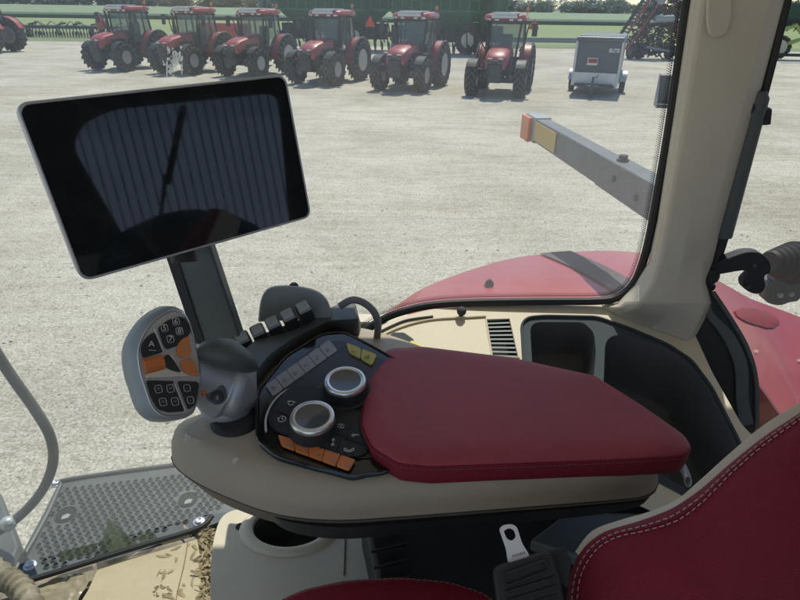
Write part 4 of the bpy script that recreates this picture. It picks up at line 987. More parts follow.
# loose stones on the yard
st_ = MB(); rnd = random.Random(77)
for i in range(2600):
    y = 1.8 + 24*rnd.random()**1.6; x = (rnd.random()-.5)*y*1.6 + rnd.uniform(-.6, .6); r_ = rnd.choice((.006, .008, .010, .014, .020))*rnd.uniform(.7, 1.2); p = V((x, y, r_*.25))
    q = [p + V((r_*rnd.uniform(.7, 1.2)*math.cos(k*PI/3+.3), r_*rnd.uniform(.7, 1.2)*math.sin(k*PI/3+.3), rnd.uniform(-.2, .2)*r_)) for k in range(6)]
    tp_ = p + V((rnd.uniform(-.3, .3)*r_, rnd.uniform(-.3, .3)*r_, r_*rnd.uniform(.4, .8)))
    st_.add(q + [tp_], [(k, (k+1) % 6, 6) for k in range(6)])
o = st_.build('loose_stones', mat('stone', (.26, .24, .21), .9, col2=(.52, .50, .44), vscale=3), None, smooth=False); o['kind'] = 'stuff'; tag(o, 'loose stones scattered over the gravel yard', 'stones')
# ================================================================== LOWER CONSOLE WITH CUP HOLDER
LC = thing('side_console', 'pale beige moulded side console with a round cup holder under the armrest', 'console')
LZ = -.72
top = [(222, 512), (300, 500), (365, 505), (362, 548), (372, 578), (385, 640), (230, 700), (212, 640), (210, 580), (213, 540)]
tp3 = [zi(*p, LZ) for p in fillet(top, 14, 5)]
cx_ = zi(290, 527, LZ); cr = .055
ring = [cx_ + V((cr*1.02*math.cos(2*PI*i/40), cr*.72*math.sin(2*PI*i/40), 0)) for i in range(40)]
b = MB(); b.poly(tp3, [ring]); lowr = [p + V((0, 0, -.30)) for p in tp3]; mid_ = [p + V((0, 0, -.004)) for p in tp3]
b.rings([tp3, mid_, lowr], False, True); lo = b.build('body', M['pale'], LC, bevel=.014, seg=5, ang=50)
b = MB(); b.rings([[cx_ + (p-cx_)*1.42 + V((0, 0, -.02)) for p in ring], [cx_ + (p-cx_)*1.38 + V((0, 0, .001)) for p in ring], [cx_ + (p-cx_)*1.30 + V((0, 0, .005)) for p in ring], [cx_ + (p-cx_)*1.18 + V((0, 0, .007)) for p in ring], [cx_ + (p-cx_)*1.07 + V((0, 0, .006)) for p in ring], [cx_ + (p-cx_)*1.02 + V((0, 0, .004)) for p in ring], [cx_ + (p-cx_)*.99 + V((0, 0, -.01)) for p in ring]], False, False); b.build('cup_rim', M['pale'], LC)
b = MB(); b.rings([[p + V((0, 0, -.002)) for p in ring], [cx_ + (p-cx_)*.92 + V((0, 0, -.07)) for p in ring]], False, True); b.build('cup_well', M['charcoal'], LC)
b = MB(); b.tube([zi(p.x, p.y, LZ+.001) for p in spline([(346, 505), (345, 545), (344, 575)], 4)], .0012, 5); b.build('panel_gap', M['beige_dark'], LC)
b = MB(); b.lathe(zi(240, 527, LZ), (0, -.2, 1), [(.007, 0), (.006, .002)], 12); b.build('plug', M['soft'], LC)
# dark seat base behind
SB = thing('seat_base', 'black seat suspension housing in shadow under the armrest', 'seat base')
b = MB(); b.prism([zi(*p, -.66) for p in [(360, 512), (470, 500), (640, 490), (700, 490), (760, 640), (560, 700), (380, 640), (373, 570)]], (0, 0, -.35)); b.build('housing', M['black'], SB, bevel=.01)
b = MB()
for k in range(5): b.tube([zi(365+k*3, 520+k*16, -.655), zi(400+k*3, 512+k*16, -.655)], .002, 6)
b.build('bellows_ridge', M['soft'], SB)
b = MB(); b.prism([zi(*p, -.60) for p in [(530, 540), (560, 517), (585, 512), (650, 512), (640, 560), (590, 560)]], (0, 0, -.02)); b.build('bracket', M['charcoal'], SB, bevel=.004)
# ================================================================== ARMREST CONSOLE
AC = thing('armrest_console', 'beige seat armrest console carrying dials, buttons and a burgundy leather pad', 'armrest')
def ring3(px, z, N=160, fr_=32): return [zi(p.x, p.y, z) for p in resamp(fillet(px, fr_, 6), N)]
o_top = [(180, 434), (190, 424), (208, 417), (238, 392), (258, 352), (345, 326), (400, 340), (652, 455), (648, 470), (600, 476), (420, 478), (350, 478), (275, 465), (220, 446)]
o_up = [(171, 436), (180, 421), (205, 413), (236, 390), (257, 350), (345, 323), (402, 338), (660, 452), (655, 474), (600, 482), (420, 488), (340, 490), (265, 476), (205, 452)]
o_mid = [(167, 447), (178, 430), (204, 420), (236, 395), (257, 356), (345, 328), (402, 342), (661, 462), (657, 484), (600, 491), (420, 502), (335, 508), (266, 500), (195, 470)]
o_bot = [(168, 462), (178, 444), (204, 432), (236, 405), (257, 370), (345, 338), (402, 352), (660, 474), (655, 496), (600, 501), (420, 515), (335, 521), (272, 515), (200, 486)]
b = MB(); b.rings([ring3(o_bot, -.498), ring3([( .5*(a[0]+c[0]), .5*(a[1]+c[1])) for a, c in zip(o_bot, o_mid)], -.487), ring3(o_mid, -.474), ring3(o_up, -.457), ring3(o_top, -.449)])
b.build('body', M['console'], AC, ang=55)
o_b2 = [(x + (2 if x < 300 else 0), y + 3) for x, y in o_bot]; o_b3 = [(178, 466), (186, 455), (210, 450), (240, 420), (262, 385), (345, 350), (402, 362), (652, 480), (645, 500), (600, 506), (420, 521), (338, 530), (280, 526), (212, 500)]
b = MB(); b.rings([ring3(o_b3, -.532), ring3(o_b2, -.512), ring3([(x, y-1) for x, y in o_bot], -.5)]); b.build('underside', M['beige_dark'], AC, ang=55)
b = MB(); b.rings([ring3([(262, 500), (345, 460), (420, 480), (600, 485), (646, 484), (650, 505), (600, 515), (420, 532), (335, 541), (276, 530)], -.550), ring3([(254, 490), (345, 450), (420, 470), (600, 480), (652, 478), (655, 500), (600, 506), (420, 522), (335, 529), (268, 519)], -.514)]); b.build('skid_plate', M['black'], AC)
b = MB(); b.tube(ring3([(x, y) for x, y in o_bot], -.499)+[ring3(o_bot, -.499)[0]], .0012, 6); b.build('seam', M['soft'], AC)
for k, pts in enumerate([[(184, 434), (187, 433), (188, 436), (191, 435), (190, 439), (187, 438), (186, 442), (184, 441), (185, 437)], [(234, 458), (237, 457), (239, 460), (236, 462), (235, 465), (233, 463), (232, 460)]]):
    p_ = [zi(a, c, -.4485) for a, c in pts]; MB().add(p_, [tuple(range(len(p_)))]).build('scuff', M['white'], AC)
# panel
PP = PL(zi(320, 410, -.432), (0, -.13, .987))
pan = fillet([(257, 392), (285, 357), (322, 334), (345, 332), (372, 346), (400, 362), (420, 400), (418, 450), (385, 472), (352, 477), (312, 467), (276, 456), (257, 440)], 7, 6)
pr_ = [PP.at(*p) for p in pan]
b = MB(); b.rings([[p - PP.n*.03 for p in pr_], pr_]); b.build('panel_bezel', M['glossblack'], AC, bevel=.003, seg=3)
MB().tube([PP.at(*p, .0005) for p in pan]+[PP.at(*pan[0], .0005)], .0016, 6).build('bezel_edge', M['glossblack'], AC)
inn = fillet([(268, 398), (290, 366), (322, 343), (343, 340), (400, 368), (410, 400), (400, 440), (372, 460), (340, 455), (290, 435), (268, 430)], 12, 6)
b = MB(); b.prism([PP.at(*p, .0008) for p in inn], PP.n*.001); b.build('panel_face', M['panel'], AC, bevel=.0005)
# island under lower dial (raised rounded)
isl = fillet([(271, 412), (284, 390), (302, 383), (318, 386), (345, 402), (372, 423), (368, 455), (345, 458), (300, 442), (273, 430)], 9, 6)
b = MB(); b.rings([[PP.at(*p, .0015) for p in isl], [PP.at(*p, .0045) for p in isl]]); b.build('button_island', M['soft'], AC, bevel=.0015)
def button(px, h, m, name='button', par=None, bev=.0012, f=3, base=.0015):
    b = MB(); q = [PP.at(*p, base) for p in fillet(px, f, 4)]; b.rings([q, [p + PP.n*h for p in q]]); return b.build(name, m, par or AC, bevel=bev, seg=2)
def lerp(a, b_, t): return (a[0]+(b_[0]-a[0])*t, a[1]+(b_[1]-a[1])*t)
def row(t0, t1, b0, b1, n, m, h=.003, gap=.018, name='button', base=.0015, glyphs=None):
    out = []
    for i in range(n):
        u, v = i/n + (gap/n if i else 0), (i+1)/n - (gap/n if i < n-1 else 0)
        out.append(button([lerp(t0, t1, u), lerp(t0, t1, v), lerp(b0, b1, v), lerp(b0, b1, u)], h, m, name, base=base, f=.8 if 0 < i < n-1 else 2.5)); 
        if glyphs and i < len(glyphs):
            c = lerp(lerp(t0, t1, (u+v)/2), lerp(b0, b1, (u+v)/2), .5); c3 = PP.at(*c, base+h+.0012)
            text(glyphs[i], .0065, c3, PP.at(c[0]+1, c[1])-PP.at(*c), PP.at(c[0], c[1]-1)-PP.at(*c), M['dim'], out[-1], 'symbol')
    return out
row((278, 436), (356, 461), (282, 447), (349, 472), 5, M['orange'], base=.0022)
row((265, 386), (329, 340), (273, 397), (338, 351), 6, M['purple'], h=.0016)
row((346, 344), (377, 356), (349, 354), (372, 367), 2, M['yellow'])
b = MB(); b.tube([PP.at(p.x, p.y, .0028) for p in spline([(266, 432), (266, 418), (272, 404), (284, 392), (300, 386)], 6)], .0014, 6); b.build('silver_strip', M['silver'], AC)
# island buttons: gaps and symbols
gp_ = MB()
for pa, pb in (((276, 410), (292, 418)), ((290, 438), (300, 426)), ((331, 431), (348, 438)), ((340, 440), (337, 454)), ((352, 424), (346, 436)), ((345, 438), (368, 446)), ((325, 436), (320, 450))):
    gp_.tube([PP.at(*pa, .0052), PP.at(*pb, .0052)], .0005, 4)
gp_.build('button_gap', M['hole'], AC)
def icon(plane, c, s_, lines, m, par, off=.0054, r_=.00038, name='symbol'):
    ex1 = (plane.at(c[0]+1, c[1], off)-plane.at(*c, off)).normalized(); n_ = plane.n; ey1 = n_.cross(ex1); b = MB(); P0 = plane.at(*c, off)
    for l in lines: b.tube([P0 + ex1*x*s_ + ey1*y*s_ for x, y in l], r_, 4)
    return b.build(name, m, par)
def arc(r_, a0, a1, n=12, cx=0, cy=0): return [(cx+r_*math.cos(R(a0+(a1-a0)*i/n)), cy+r_*math.sin(R(a0+(a1-a0)*i/n))) for i in range(n+1)]
CLOCK = [arc(1, -200, 120), [(0, .6), (0, 0), (.45, -.2)], [(-1.2, .2), (-.95, .45), (-.6, .2)]]
LOOP = [arc(.8, 30, 330), [(-1.2, .6), (-.6, .9), (-.3, .4)], [(.4, .3), (1.1, .5), (.8, -.2)]]
SQ = [[(-.8, -.7), (-.8, .7), (.5, .7)], [(.8, .5), (.8, -.7), (-.3, -.7)], [(-.3, -.3), (.3, .3)]]
KEYS = [arc(.45, 0, 360, 10, -.5, 0), [(0, 0), (1.1, .2), (1.1, -.3)]]
BAR = [arc(.35, 0, 360, 10, 0, .9), [(0, .5), (0, -.5)], arc(.35, 0, 360, 10, 0, -.9)]
PHONE = [[(-1.1, .2), (-1.1, -.3), (-.4, -.75), (.4, -.75), (1.1, -.3), (1.1, .2)], [(-1.1, .2), (-.7, .2), (-.5, -.3), (.5, -.3), (.7, .2), (1.1, .2)]]
for c, s_, g_ in (((282, 419), .0045, CLOCK), ((291, 403), .0042, LOOP), ((341, 426), .0040, SQ), ((355, 435), .0036, KEYS), ((333, 442), .0040, BAR), ((349, 449), .0048, PHONE)): icon(PP, c, s_, g_, M['white'], AC, .0068)
for k in range(5): icon(PP, (289+14.6*k, 445.5+4.8*k), .0026, [SQ, BAR, LOOP, CLOCK, KEYS][k], M['dim'], AC, .0062, .0003)
for k in range(6): icon(PP, (273.5+10.8*k, 388-7.6*k), .0026, [LOOP, SQ, CLOCK, KEYS, BAR, SQ][k], M['charcoal'], AC, .0049, .0003)
for k in range(2): icon(PP, (353.5+13.5*k, 351.5+5.3*k), .0030, [KEYS, CLOCK][k], M['charcoal'], AC, .0058, .0003)
def dial(top_px, hgt, rr_, big):
    tp_ = PP.at(*top_px, hgt+.002); base = tp_ - PP.n*(hgt+.002); n = PP.n
    DD = bpy.data.objects.new('dial', None); C.objects.link(DD); DD.parent = AC
    MB().lathe(base, n, [(rr_*1.22*big, .001), (rr_*1.22*big, .004), (rr_*1.14*big, .006), (rr_*1.13, .006), (rr_*1.06, hgt*.72), (rr_*1.0, hgt*.75)], 48).build('skirt', M['soft'], DD)
    MB().lathe(base, n, [(rr_*1.03, hgt*.66), (rr_*1.04, hgt*.85), (rr_, hgt*.97), (rr_*.93, hgt), (rr_*.80, hgt*.98), (rr_*.78, hgt*.93)], 48, False, False).build('ring', M['chrome'], DD, ang=60)
    MB().lathe(base, n, [(rr_*.79, hgt*.8), (rr_*.79, hgt*.95), (rr_*.5, hgt*.90), (rr_*.01, hgt*.88)], 48).build('cap', M['dialcap'], DD, ang=60)
    k = MB()
    for i in range(44):
        a = 2*PI*i/44; x = n.orthogonal().normalized(); y = n.cross(x); dd = x*math.cos(a)+y*math.sin(a); k.cyl(base + dd*rr_*1.06 + n*.007, base + dd*rr_*1.05 + n*hgt*.66, .0008, n=5)
    k.build('knurling', M['black'], DD)
dial((312, 414), .026, .0245, 1.0)
dial((345, 378), .024, .0245, 1.08)
# upper dark housing
h_top = [(232, 362), (262, 336), (300, 321), (331, 309), (350, 300), (357, 304), (354, 311), (361, 320), (345, 321), (326, 322), (298, 336), (270, 356), (250, 380), (232, 384)]
h_bot = [(230, 374), (262, 350), (300, 336), (335, 324), (351, 313), (360, 318), (361, 327), (360, 337), (345, 335), (328, 331), (294, 352), (270, 371), (256, 390), (232, 396)]
b = MB(); N_ = 96
rt_ = [zi(p.x, p.y, -.412) for p in resamp(fillet(h_top, 4, 4), N_)]; rb_ = [zi(p.x, p.y, -.452) for p in resamp(fillet(h_bot, 4, 4), N_)]
def sc3(rr, s_, dz): c = sum(rr, V((0,0,0)))/len(rr); return [c + (p-c)*s_ + V((0, 0, dz)) for p in rr]
b.rings([rb_, rt_, sc3(rt_, .985, .003)]); b.build('switch_housing', M['charcoal'], AC, ang=30)
# far housing (grey cup shape)
b = MB(); cpx = curve_px([(258, 322), (261, 300), (268, 289), (282, 286), (300, 287), (318, 292), (328, 302), (332, 318)], 6)
f0 = [aty(*p, .745) for p in cpx]; f1 = [aty(p[0], p[1]-1, .80) for p in cpx]
b.rings([f0, f1]); o = b.build('rear_housing', M['grey'], AC, bevel=.005)
b = MB(); b.lathe(aty(294, 287, .77), (0, 0, 1), [(.006, 0), (.007, .003), (.004, .006)], 12); b.build('screw', M['soft'], AC)
# paddle switches
SW = PL(zi(275, 325, -.396), (-.1, -.45, .89))
sx = (V((SW.at(285, 318)-SW.at(270, 325)))).normalized()
for k in range(5):
    c = (243+15.2*k, 339.5-7.6*k); P0 = SW.at(*c); sy = SW.n.cross(sx)
    a, h_ = .0096, .0112
    def rc(k1, o_): return [P0 + sx*(dx*a*k1) + sy*(dy*h_*k1) + SW.n*o_ for dx, dy in ((-1,-1), (-.6,-1.0), (.6,-1.0), (1,-1), (1, -.5), (1,.5), (1,1), (.6,1), (-.6,1), (-1,1), (-1,.5), (-1,-.5))]
    b = MB(); b.rings([rc(1.0, -.02), rc(1.0, .0), rc(.92, .004)]); o = b.build('paddle_switch', M['black'], AC, bevel=.001, seg=2)
    b = MB(); b.rings([rc(.78, .004), rc(.74, .008), rc(.5, .0065)]); b.build('key', M['grey'], o, bevel=.001, seg=2)
    q_ = rc(.82, .0048); MB().tube(q_ + [q_[0]], .0005, 5).build('key_rim', M['silver'], o)
# loop handle
b = MB(); b.tube([aty(p.x, p.y, .76) for p in spline([(340, 306), (352, 300), (364, 303), (374, 312), (378, 324), (377, 338)], 8)], .0055, 12)
tag(b.build('hand_loop', mat('hose_grey', (.20, .21, .21), .45, bump=.2), None), 'small grey curved hose loop at the far end of the switch housing', 'hose')
# ---- pad
PADZ = -.42
pout = [(361, 425), (364, 398), (371, 364), (388, 349), (420, 347), (511, 357.5), (596, 376.5), (640, 404), (684, 435), (692, 447), (686, 455), (620, 459), (520, 463), (430, 466), (398, 463), (372, 447)]
po = [zi(p.x, p.y, PADZ-.006) for p in resamp(fillet(pout, 5, 5), 200)]
ps_ = [zi(p.x, p.y, PADZ-.006) for p in resamp(fillet(pout, 5, 5), 200)]
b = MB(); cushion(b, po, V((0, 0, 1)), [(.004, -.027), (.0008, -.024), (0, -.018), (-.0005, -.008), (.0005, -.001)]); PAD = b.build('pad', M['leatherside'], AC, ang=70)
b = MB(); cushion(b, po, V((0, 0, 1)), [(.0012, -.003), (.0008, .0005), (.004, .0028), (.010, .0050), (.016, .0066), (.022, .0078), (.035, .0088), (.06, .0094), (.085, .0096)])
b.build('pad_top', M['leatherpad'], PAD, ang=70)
MB().tube([p + V((0, 0, -.0022)) for p in po] + [po[0] + V((0, 0, -.0022))], .0011, 6).build('piping', M['leatherside'], PAD)
c_ = sum(po, V((0,0,0)))/len(po)
st = [c_ + (p-c_)*(1+.0006/(p-c_).length) + V((0, 0, -.0050)) for p in po]
stitches(MB(), [tuple(p) for p in st]+[tuple(st[0])], .0052, .0034, .00045).build('stitching', M['threadred'], PAD)
# coil cable
b = MB(); cc = [zi(p.x, p.y, -.47) for p in spline([(672, 462), (680, 464), (686, 474), (688, 482)], 20)]
pts = []
for i in range(len(cc)*4-4):
    t = i/4; a = int(t); p = cc[a].lerp(cc[min(a+1, len(cc)-1)], t-a); an = i*.5; pts.append(p + V((.0035*math.cos(an), .003*math.sin(an), .0045*math.sin(an))))
b.tube(pts, .0009, 6); tag(b.build('coil_cable', M['steel'], None), 'short silver coiled cable between the armrest tip and the seat back', 'cable')
# ================================================================== JOYSTICK
JS = thing('control_handle', 'silver multifunction control handle with orange and black numbered buttons', 'control handle')
jc = atd(166, 364, .625); vn = -ray(166, 364).normalized(); jn = (vn + rt*.30 + up*.10).normalized(); JP = PL(jc, jn)
inner = curve_px([(170, 311), (181, 312), (187, 320), (192, 334), (196, 352), (199.5, 374), (197.5, 392), (194, 408), (188, 414), (174, 416.5), (160, 414.5), (151, 405), (145, 388), (140, 372), (138, 352), (143, 336), (154, 321)], 5, True)
def J(px, off=0): return [JP.at(*p, off) for p in px]
rg1 = J(inner, 0); c_ = sum(rg1, V((0,0,0)))/len(rg1); jr = rt - jn*rt.dot(jn); jr.normalize()
def jring(s_, off, shift=0): return [c_ + (p-c_)*s_ + jn*off - jr*shift for p in rg1]
b = MB(); b.rings([jring(.60, -.048), jring(.95, -.038, .006), jring(1.07, -.026, .009), jring(1.11, -.016, .008), jring(1.08, -.004, .003), jring(1.04, .0005), jring(1.0, .0)], True, True)
b.build('face_body', M['slate'], JS, ang=60)
b = MB(); b.rings([jring(1.035, -.0005), jring(1.03, .002), jring(1.0, .0028), jring(.975, .0018), jring(.97, -.001)], False, False); b.build('rim', M['silver'], JS, ang=60)
b = MB(); b.rings([jring(.99, .0002), jring(.98, .0008)], False, True); b.build('face_plate', M['silver'], JS)
Z5 = lambda l: [(110 + x/4, 280 + y/4) for x, y in l]
def jb(px, m, h=.0022, name='button', f=3, par=None, base=.001):
    q = J(fillet(px, f, 4), base); b = MB(); b.rings([q, [p + jn*h for p in q]]); return b.build(name, m, par or JS, bevel=.0006, seg=2)
def jt(s_, c, size, par, m=None, off=.0037):
    return text(s_, size, JP.at(*c, off), JP.at(c[0]+1, c[1])-JP.at(*c), JP.at(c[0], c[1]-1)-JP.at(*c), m or M['white'], par, 'lettering')
def jbox(c, s_, par, off=.0036):
    b = MB(); pts = [JP.at(*p, off) for p in fillet([(c[0]-s_, c[1]-s_*.75), (c[0]+s_*.6, c[1]-s_), (c[0]+s_, c[1]+s_*.75), (c[0]-s_*.6, c[1]+s_)], 2, 3)]
    b.tube(pts+[pts[0]], .00028, 4); b.build('key_outline', M['white'], par)
g1 = jb(Z5([(176, 207), (212, 288), (130, 314), (122, 280), (128, 250), (150, 225)]), M['soft']); jt('A', (151.5, 344), .009, g1); jt('ωι', (153.5, 350), .005, g1) if False else None
b = MB(); b.tube([JP.at(149, 350, .0036), JP.at(156, 350.5, .0036)], .0003, 4); b.build('symbol', M['white'], g1)
g2 = jb(Z5([(190, 192), (228, 162), (270, 146), (298, 152), (318, 185), (322, 212), (272, 262), (225, 280), (214, 262)]), M['soft'])
for s_, c in (('5', (164.5, 328)), ('6', (176, 321.5)), ('7', (170.5, 339)), ('8', (179.5, 331))): jt(s_, c, .0085, g2); jbox(c, 4.0, g2)
ou = jb(Z5([(266, 262), (286, 236), (312, 224), (322, 300), (278, 313), (264, 296)]), M['orange'], .0035); jt('+', (184, 346), .010, ou, M['dim'], .0052); jt('*', (186, 352), .008, ou, M['dim'], .0052)
od = jb(Z5([(276, 328), (318, 310), (334, 330), (354, 386), (318, 380), (294, 366)]), M['orange'], .0035); jt('-', (191, 370), .010, od, M['dim'], .0052); jt('*', (188, 363), .008, od, M['dim'], .0052)
# scroll wheel (orange) and thumb roller
a = JP.at(144, 367, .002); b_ = JP.at(163, 362, .002); w_ = MB(); w_.cyl(a, b_, .0078, n=20)
for i in range(20):
    an = 2*PI*i/20; dd = (b_-a).normalized(); x = dd.orthogonal().normalized(); y = dd.cross(x); o_ = (x*math.cos(an)+y*math.sin(an))*.0078; w_.cyl(a+o_, b_+o_, .0006, n=4)
w_.build('scroll_wheel', M['orange'], JS)
jb(Z5([(140, 375), (212, 352), (222, 300), (250, 300), (285, 366), (330, 384), (290, 388), (200, 392), (146, 394)]), M['chrome'], .0015, 'chrome_channel')
jb(Z5([(214, 305), (232, 296), (260, 330), (284, 372), (240, 362), (212, 345)]), M['panel'], .003, 'thumb_pad')
g3 = jb(Z5([(142, 402), (256, 404), (298, 526), (232, 530), (190, 518), (162, 470)]), M['soft'])
for c in ((158.5, 389), (170.5, 388.5), (163, 402), (175, 401.5)): jbox(c, 4.2, g3); jt('=', c, .006, g3, M['dim'])
g4 = jb(Z5([(268, 404), (352, 407), (350, 450), (338, 500), (312, 522)]), M['soft'])
for c in ((187, 388), (190.5, 400)): jbox(c, 3.8, g4); jt('-', c, .006, g4, M['dim'])
for p, q_ in (((174, 382), (185.5, 411)), ((154.5, 329), (163, 350))): MB().tube([JP.at(*p, .0035), JP.at(*q_, .0035)], .0009, 6).build('divider', M['chrome'], JS)
# handle body: lofted ellipses
path = [(atd(176, 366, .655), .022, .027), (atd(194, 370, .668), .026, .031), (atd(210, 376, .685), .030, .038), (atd(226, 382, .70), .033, .046), (atd(240, 386, .705), .031, .044), (atd(252, 388, .71), .018, .028), (atd(256, 388, .712), .006, .010)]
ctr = spline([tuple(p[0]) for p in path], 4); n = 28; rs = []
for i, p in enumerate(ctr):
    t = i/4; a = min(int(t), len(path)-2); ff = t-a; ra = path[a][1]*(1-ff)+path[a+1][1]*ff; rb2 = path[a][2]*(1-ff)+path[a+1][2]*ff
    tg_ = (ctr[min(i+1, len(ctr)-1)]-ctr[max(i-1, 0)]).normalized(); ux_ = up - tg_*up.dot(tg_); ux_.normalize(); vy = tg_.cross(ux_)
    rs.append([p + ux_*math.cos(2*PI*k/n)*rb2 + vy*math.sin(2*PI*k/n)*ra for k in range(n)])
b = MB(); b.rings(rs); b.build('handle_body', M['silver'], JS, ang=70)
# stem
b = MB(); b.tube([atd(224, 384, .705), atd(226, 400, .712), atd(229, 410, .714), atd(231, 424, .72)], [.034, .034, .030, .026], 28); b.build('stem', M['silver'], JS, ang=60)
b = MB(); sb = zi(236, 421, -.449); b.lathe(sb, (0, 0, 1), [(.030, 0), (.029, .003), (.027, .005), (.024, .007)], 24); b.build('boot', M['soft'], JS)
# side inset and small knob
sp_ = PL(atd(216, 392, .664), (-ray(216, 392)).normalized())
b = MB(); b.prism([sp_.at(*p) for p in fillet([(201, 386), (224, 384), (228, 398), (221, 405), (208, 402)], 5)], sp_.n*.004); b.build('side_inset', M['charcoal'], JS, bevel=.002)
b = MB(); b.lathe(sp_.at(217, 398, .004), sp_.n, [(.0075, 0), (.007, .003), (.004, .004)], 20); o = b.build('side_knob', M['panel'], JS)
text('8', .007, sp_.at(217, 398, .0085), rt, up, M['dim'], o, 'symbol')
b = MB(); b.cyl(sp_.at(201, 392, .003), sp_.at(206, 391, .003), .005, n=10); b.build('side_trigger', M['orange'], JS)
# black grip top
gpath = [(atd(200, 353, .664), .006), (atd(206, 351, .664), .015), (atd(215, 351, .662), .021), (atd(227, 354, .664), .0245), (atd(239, 360, .670), .021), (atd(248, 366, .678), .013), (atd(252, 370, .683), .005)]
ctr = spline([tuple(p[0]) for p in gpath], 4); rs = []
for i, p in enumerate(ctr):
    t = i/4; a = min(int(t), len(gpath)-2); ff = t-a; ra = gpath[a][1]*(1-ff)+gpath[a+1][1]*ff
    tg_ = (ctr[min(i+1, len(ctr)-1)]-ctr[max(i-1, 0)]).normalized(); ux_ = up - tg_*up.dot(tg_); ux_.normalize(); vy = tg_.cross(ux_)
    rs.append([p + ux_*math.cos(2*PI*k/n)*ra*.72 + vy*math.sin(2*PI*k/n)*ra*1.3 for k in range(n)])
b = MB(); b.rings(rs); b.build('grip_cap', M['gripblack'], JS, ang=80)
# ================================================================== MONITOR
MN = thing('touch_monitor', 'large black glossy touch monitor with thin silver frame on a dark post', 'monitor')
cr_ = [(14, 103), (286, 74), (312, 217), (82, 282.5)]
rr4 = [ray(*c) for c in cr_]
# parallelogram: a0*r0 + a2*r2 = a1*r1 + a3*r3 ; a0 = 1
A3 = Matrix((rr4[1], -rr4[2], rr4[3])).transposed(); sol = A3.inverted() @ rr4[0]
k1, k2, k3 = sol; pt = [rr4[0], rr4[1]*k1, rr4[2]*k2, rr4[3]*k3]
scl = .30/((pt[1]-pt[0]).length); P4 = [CAM + p*scl for p in pt]
ex_ = (P4[1]-P4[0]); ey_ = (P4[0]-P4[3]); mnn = ex_.cross(ey_).normalized()
if mnn.dot(CAM-P4[0]) < 0: mnn = -mnn
print('MON depth', [(p-CAM).dot(fw) for p in P4], 'angle', math.degrees(ex_.angle(ey_)), 'w/h', ex_.length, ey_.length, 'n', mnn)
rfl = (lambda d: d - mnn*2*d.dot(mnn))(( (P4[0]+P4[2])/2 - CAM).normalized()); print('refl', rfl)
def mq(u, v, off): return P4[3] + ex_*u + ey_*v + mnn*off
def mring(ins, off, rad=.012, n=6):
    W, H_ = ex_.length, ey_.length; pts = []
    for (cu_, cv, a0) in ((W-ins-rad, H_-ins-rad, 0), (ins+rad, H_-ins-rad, 90), (ins+rad, ins+rad, 180), (W-ins-rad, ins+rad, 270)):
        for k in range(n+1):
            a = R(a0+90*k/n); pts.append(mq((cu_+rad*math.cos(a))/W, (cv+rad*math.sin(a))/H_, off))
    return pts
b = MB(); b.rings([mring(.006, -.022, .010), mring(.001, -.016, .012), mring(0, -.004, .012), mring(0, -.001, .012), mring(.0015, .0, .011), mring(.0028, -.0006, .010)], True, False); b.build('frame', M['silver'], MN, ang=60)
b = MB(); b.rings([mring(.0028, -.003, .010), mring(.0028, -.0008, .010)]); b.build('screen', M['screen'], MN)
ap = PL(atd(195, 258, .765), (-.2, -1, .15)); 
b = MB(); b.prism([ap.at(*p) for p in [(163, 248), (206, 235), (245, 352), (212, 362), (190, 330)]], (0, .022, 0)); b.build('post', M['charcoal'], MN, bevel=.004)
b = MB(); b.prism([ap.at(*p, .002) for p in [(163, 248), (173, 246), (205, 345), (196, 345)]], (0, .01, 0)); b.build('post_edge', M['soft'], MN)
b = MB(); c = (P4[0]+P4[1]+P4[2]+P4[3])/4 - mnn*.022; b.tube([c, c - mnn*.03, atd(185, 262, .72)], .016, 12); b.build('mount', M['soft'], MN)
# ================================================================== SEAT
ST = thing('driver_seat', 'burgundy leather driver seat with twin stitched seams and a beige back edge', 'seat')
SB.parent = ST
for k_ in ('label', 'category'): del SB[k_]
SP = PL(atd(680, 560, .50), (-.45, -.55, .70))
so2 = [(563, 640), (565, 595), (568, 573), (580, 548), (601, 531), (640, 520), (672, 508), (700, 489), (730, 462), (765, 434), (802, 410), (822, 396), (836, 420), (830, 760), (700, 800)]
px_s = resamp(fillet(so2, 12, 5), 170); po = [SP.at(p.x, p.y) for p in px_s]
b = MB(); cushion(b, po, SP.n, [(.0, -.05), (-.001, -.02), (.0, -.008), (.003, -.002), (.008, .002), (.016, .005), (.03, .009), (.06, .013), (.10, .015)])
BK = b.build('backrest', M['leather'], ST, ang=80)
cen = sum(po, V((0,0,0)))/len(po)
def ins(p, d, h): w_ = p-cen; return cen + w_*(1-d/w_.length) + SP.n*h
s1 = MB()
vis = [p for p in po]
for d, h in ((.0065, .0022), (.0115, .0042)):
    pts = [tuple(ins(p, d, h)) for p in vis[:120]]; stitches(s1, pts, .0062, .0040, .0006, SP.n)
s1.build('stitching', M['thread'], BK)
s2 = MB(); s2.tube([ins(p, .009, .0028) for p in vis[:120]], .0009, 5); s2.build('seam', M['leather'], BK)
ol_ = spline([(575, 552), (592, 531), (620, 520), (648, 512), (676, 500), (700, 480), (730, 453), (765, 424), (802, 401), (810, 395)], 5)
il_ = spline([(585, 560), (602, 540), (630, 528), (658, 520), (686, 508), (710, 489), (740, 464), (772, 438), (810, 414), (818, 408)], 5)
b = MB()
for i in range(len(ol_)-1):
    q = [SP.at(ol_[i].x, ol_[i].y, -.018), SP.at(ol_[i+1].x, ol_[i+1].y, -.018), SP.at(il_[i+1].x, il_[i+1].y, -.012), SP.at(il_[i].x, il_[i].y, -.012)]
    b.add(q + [p - SP.n*.05 for p in q], [(0,1,2,3), (4,5,6,7), (0,1,5,4), (2,3,7,6)])
b.build('back_shell', M['beige'], ST, ang=60)
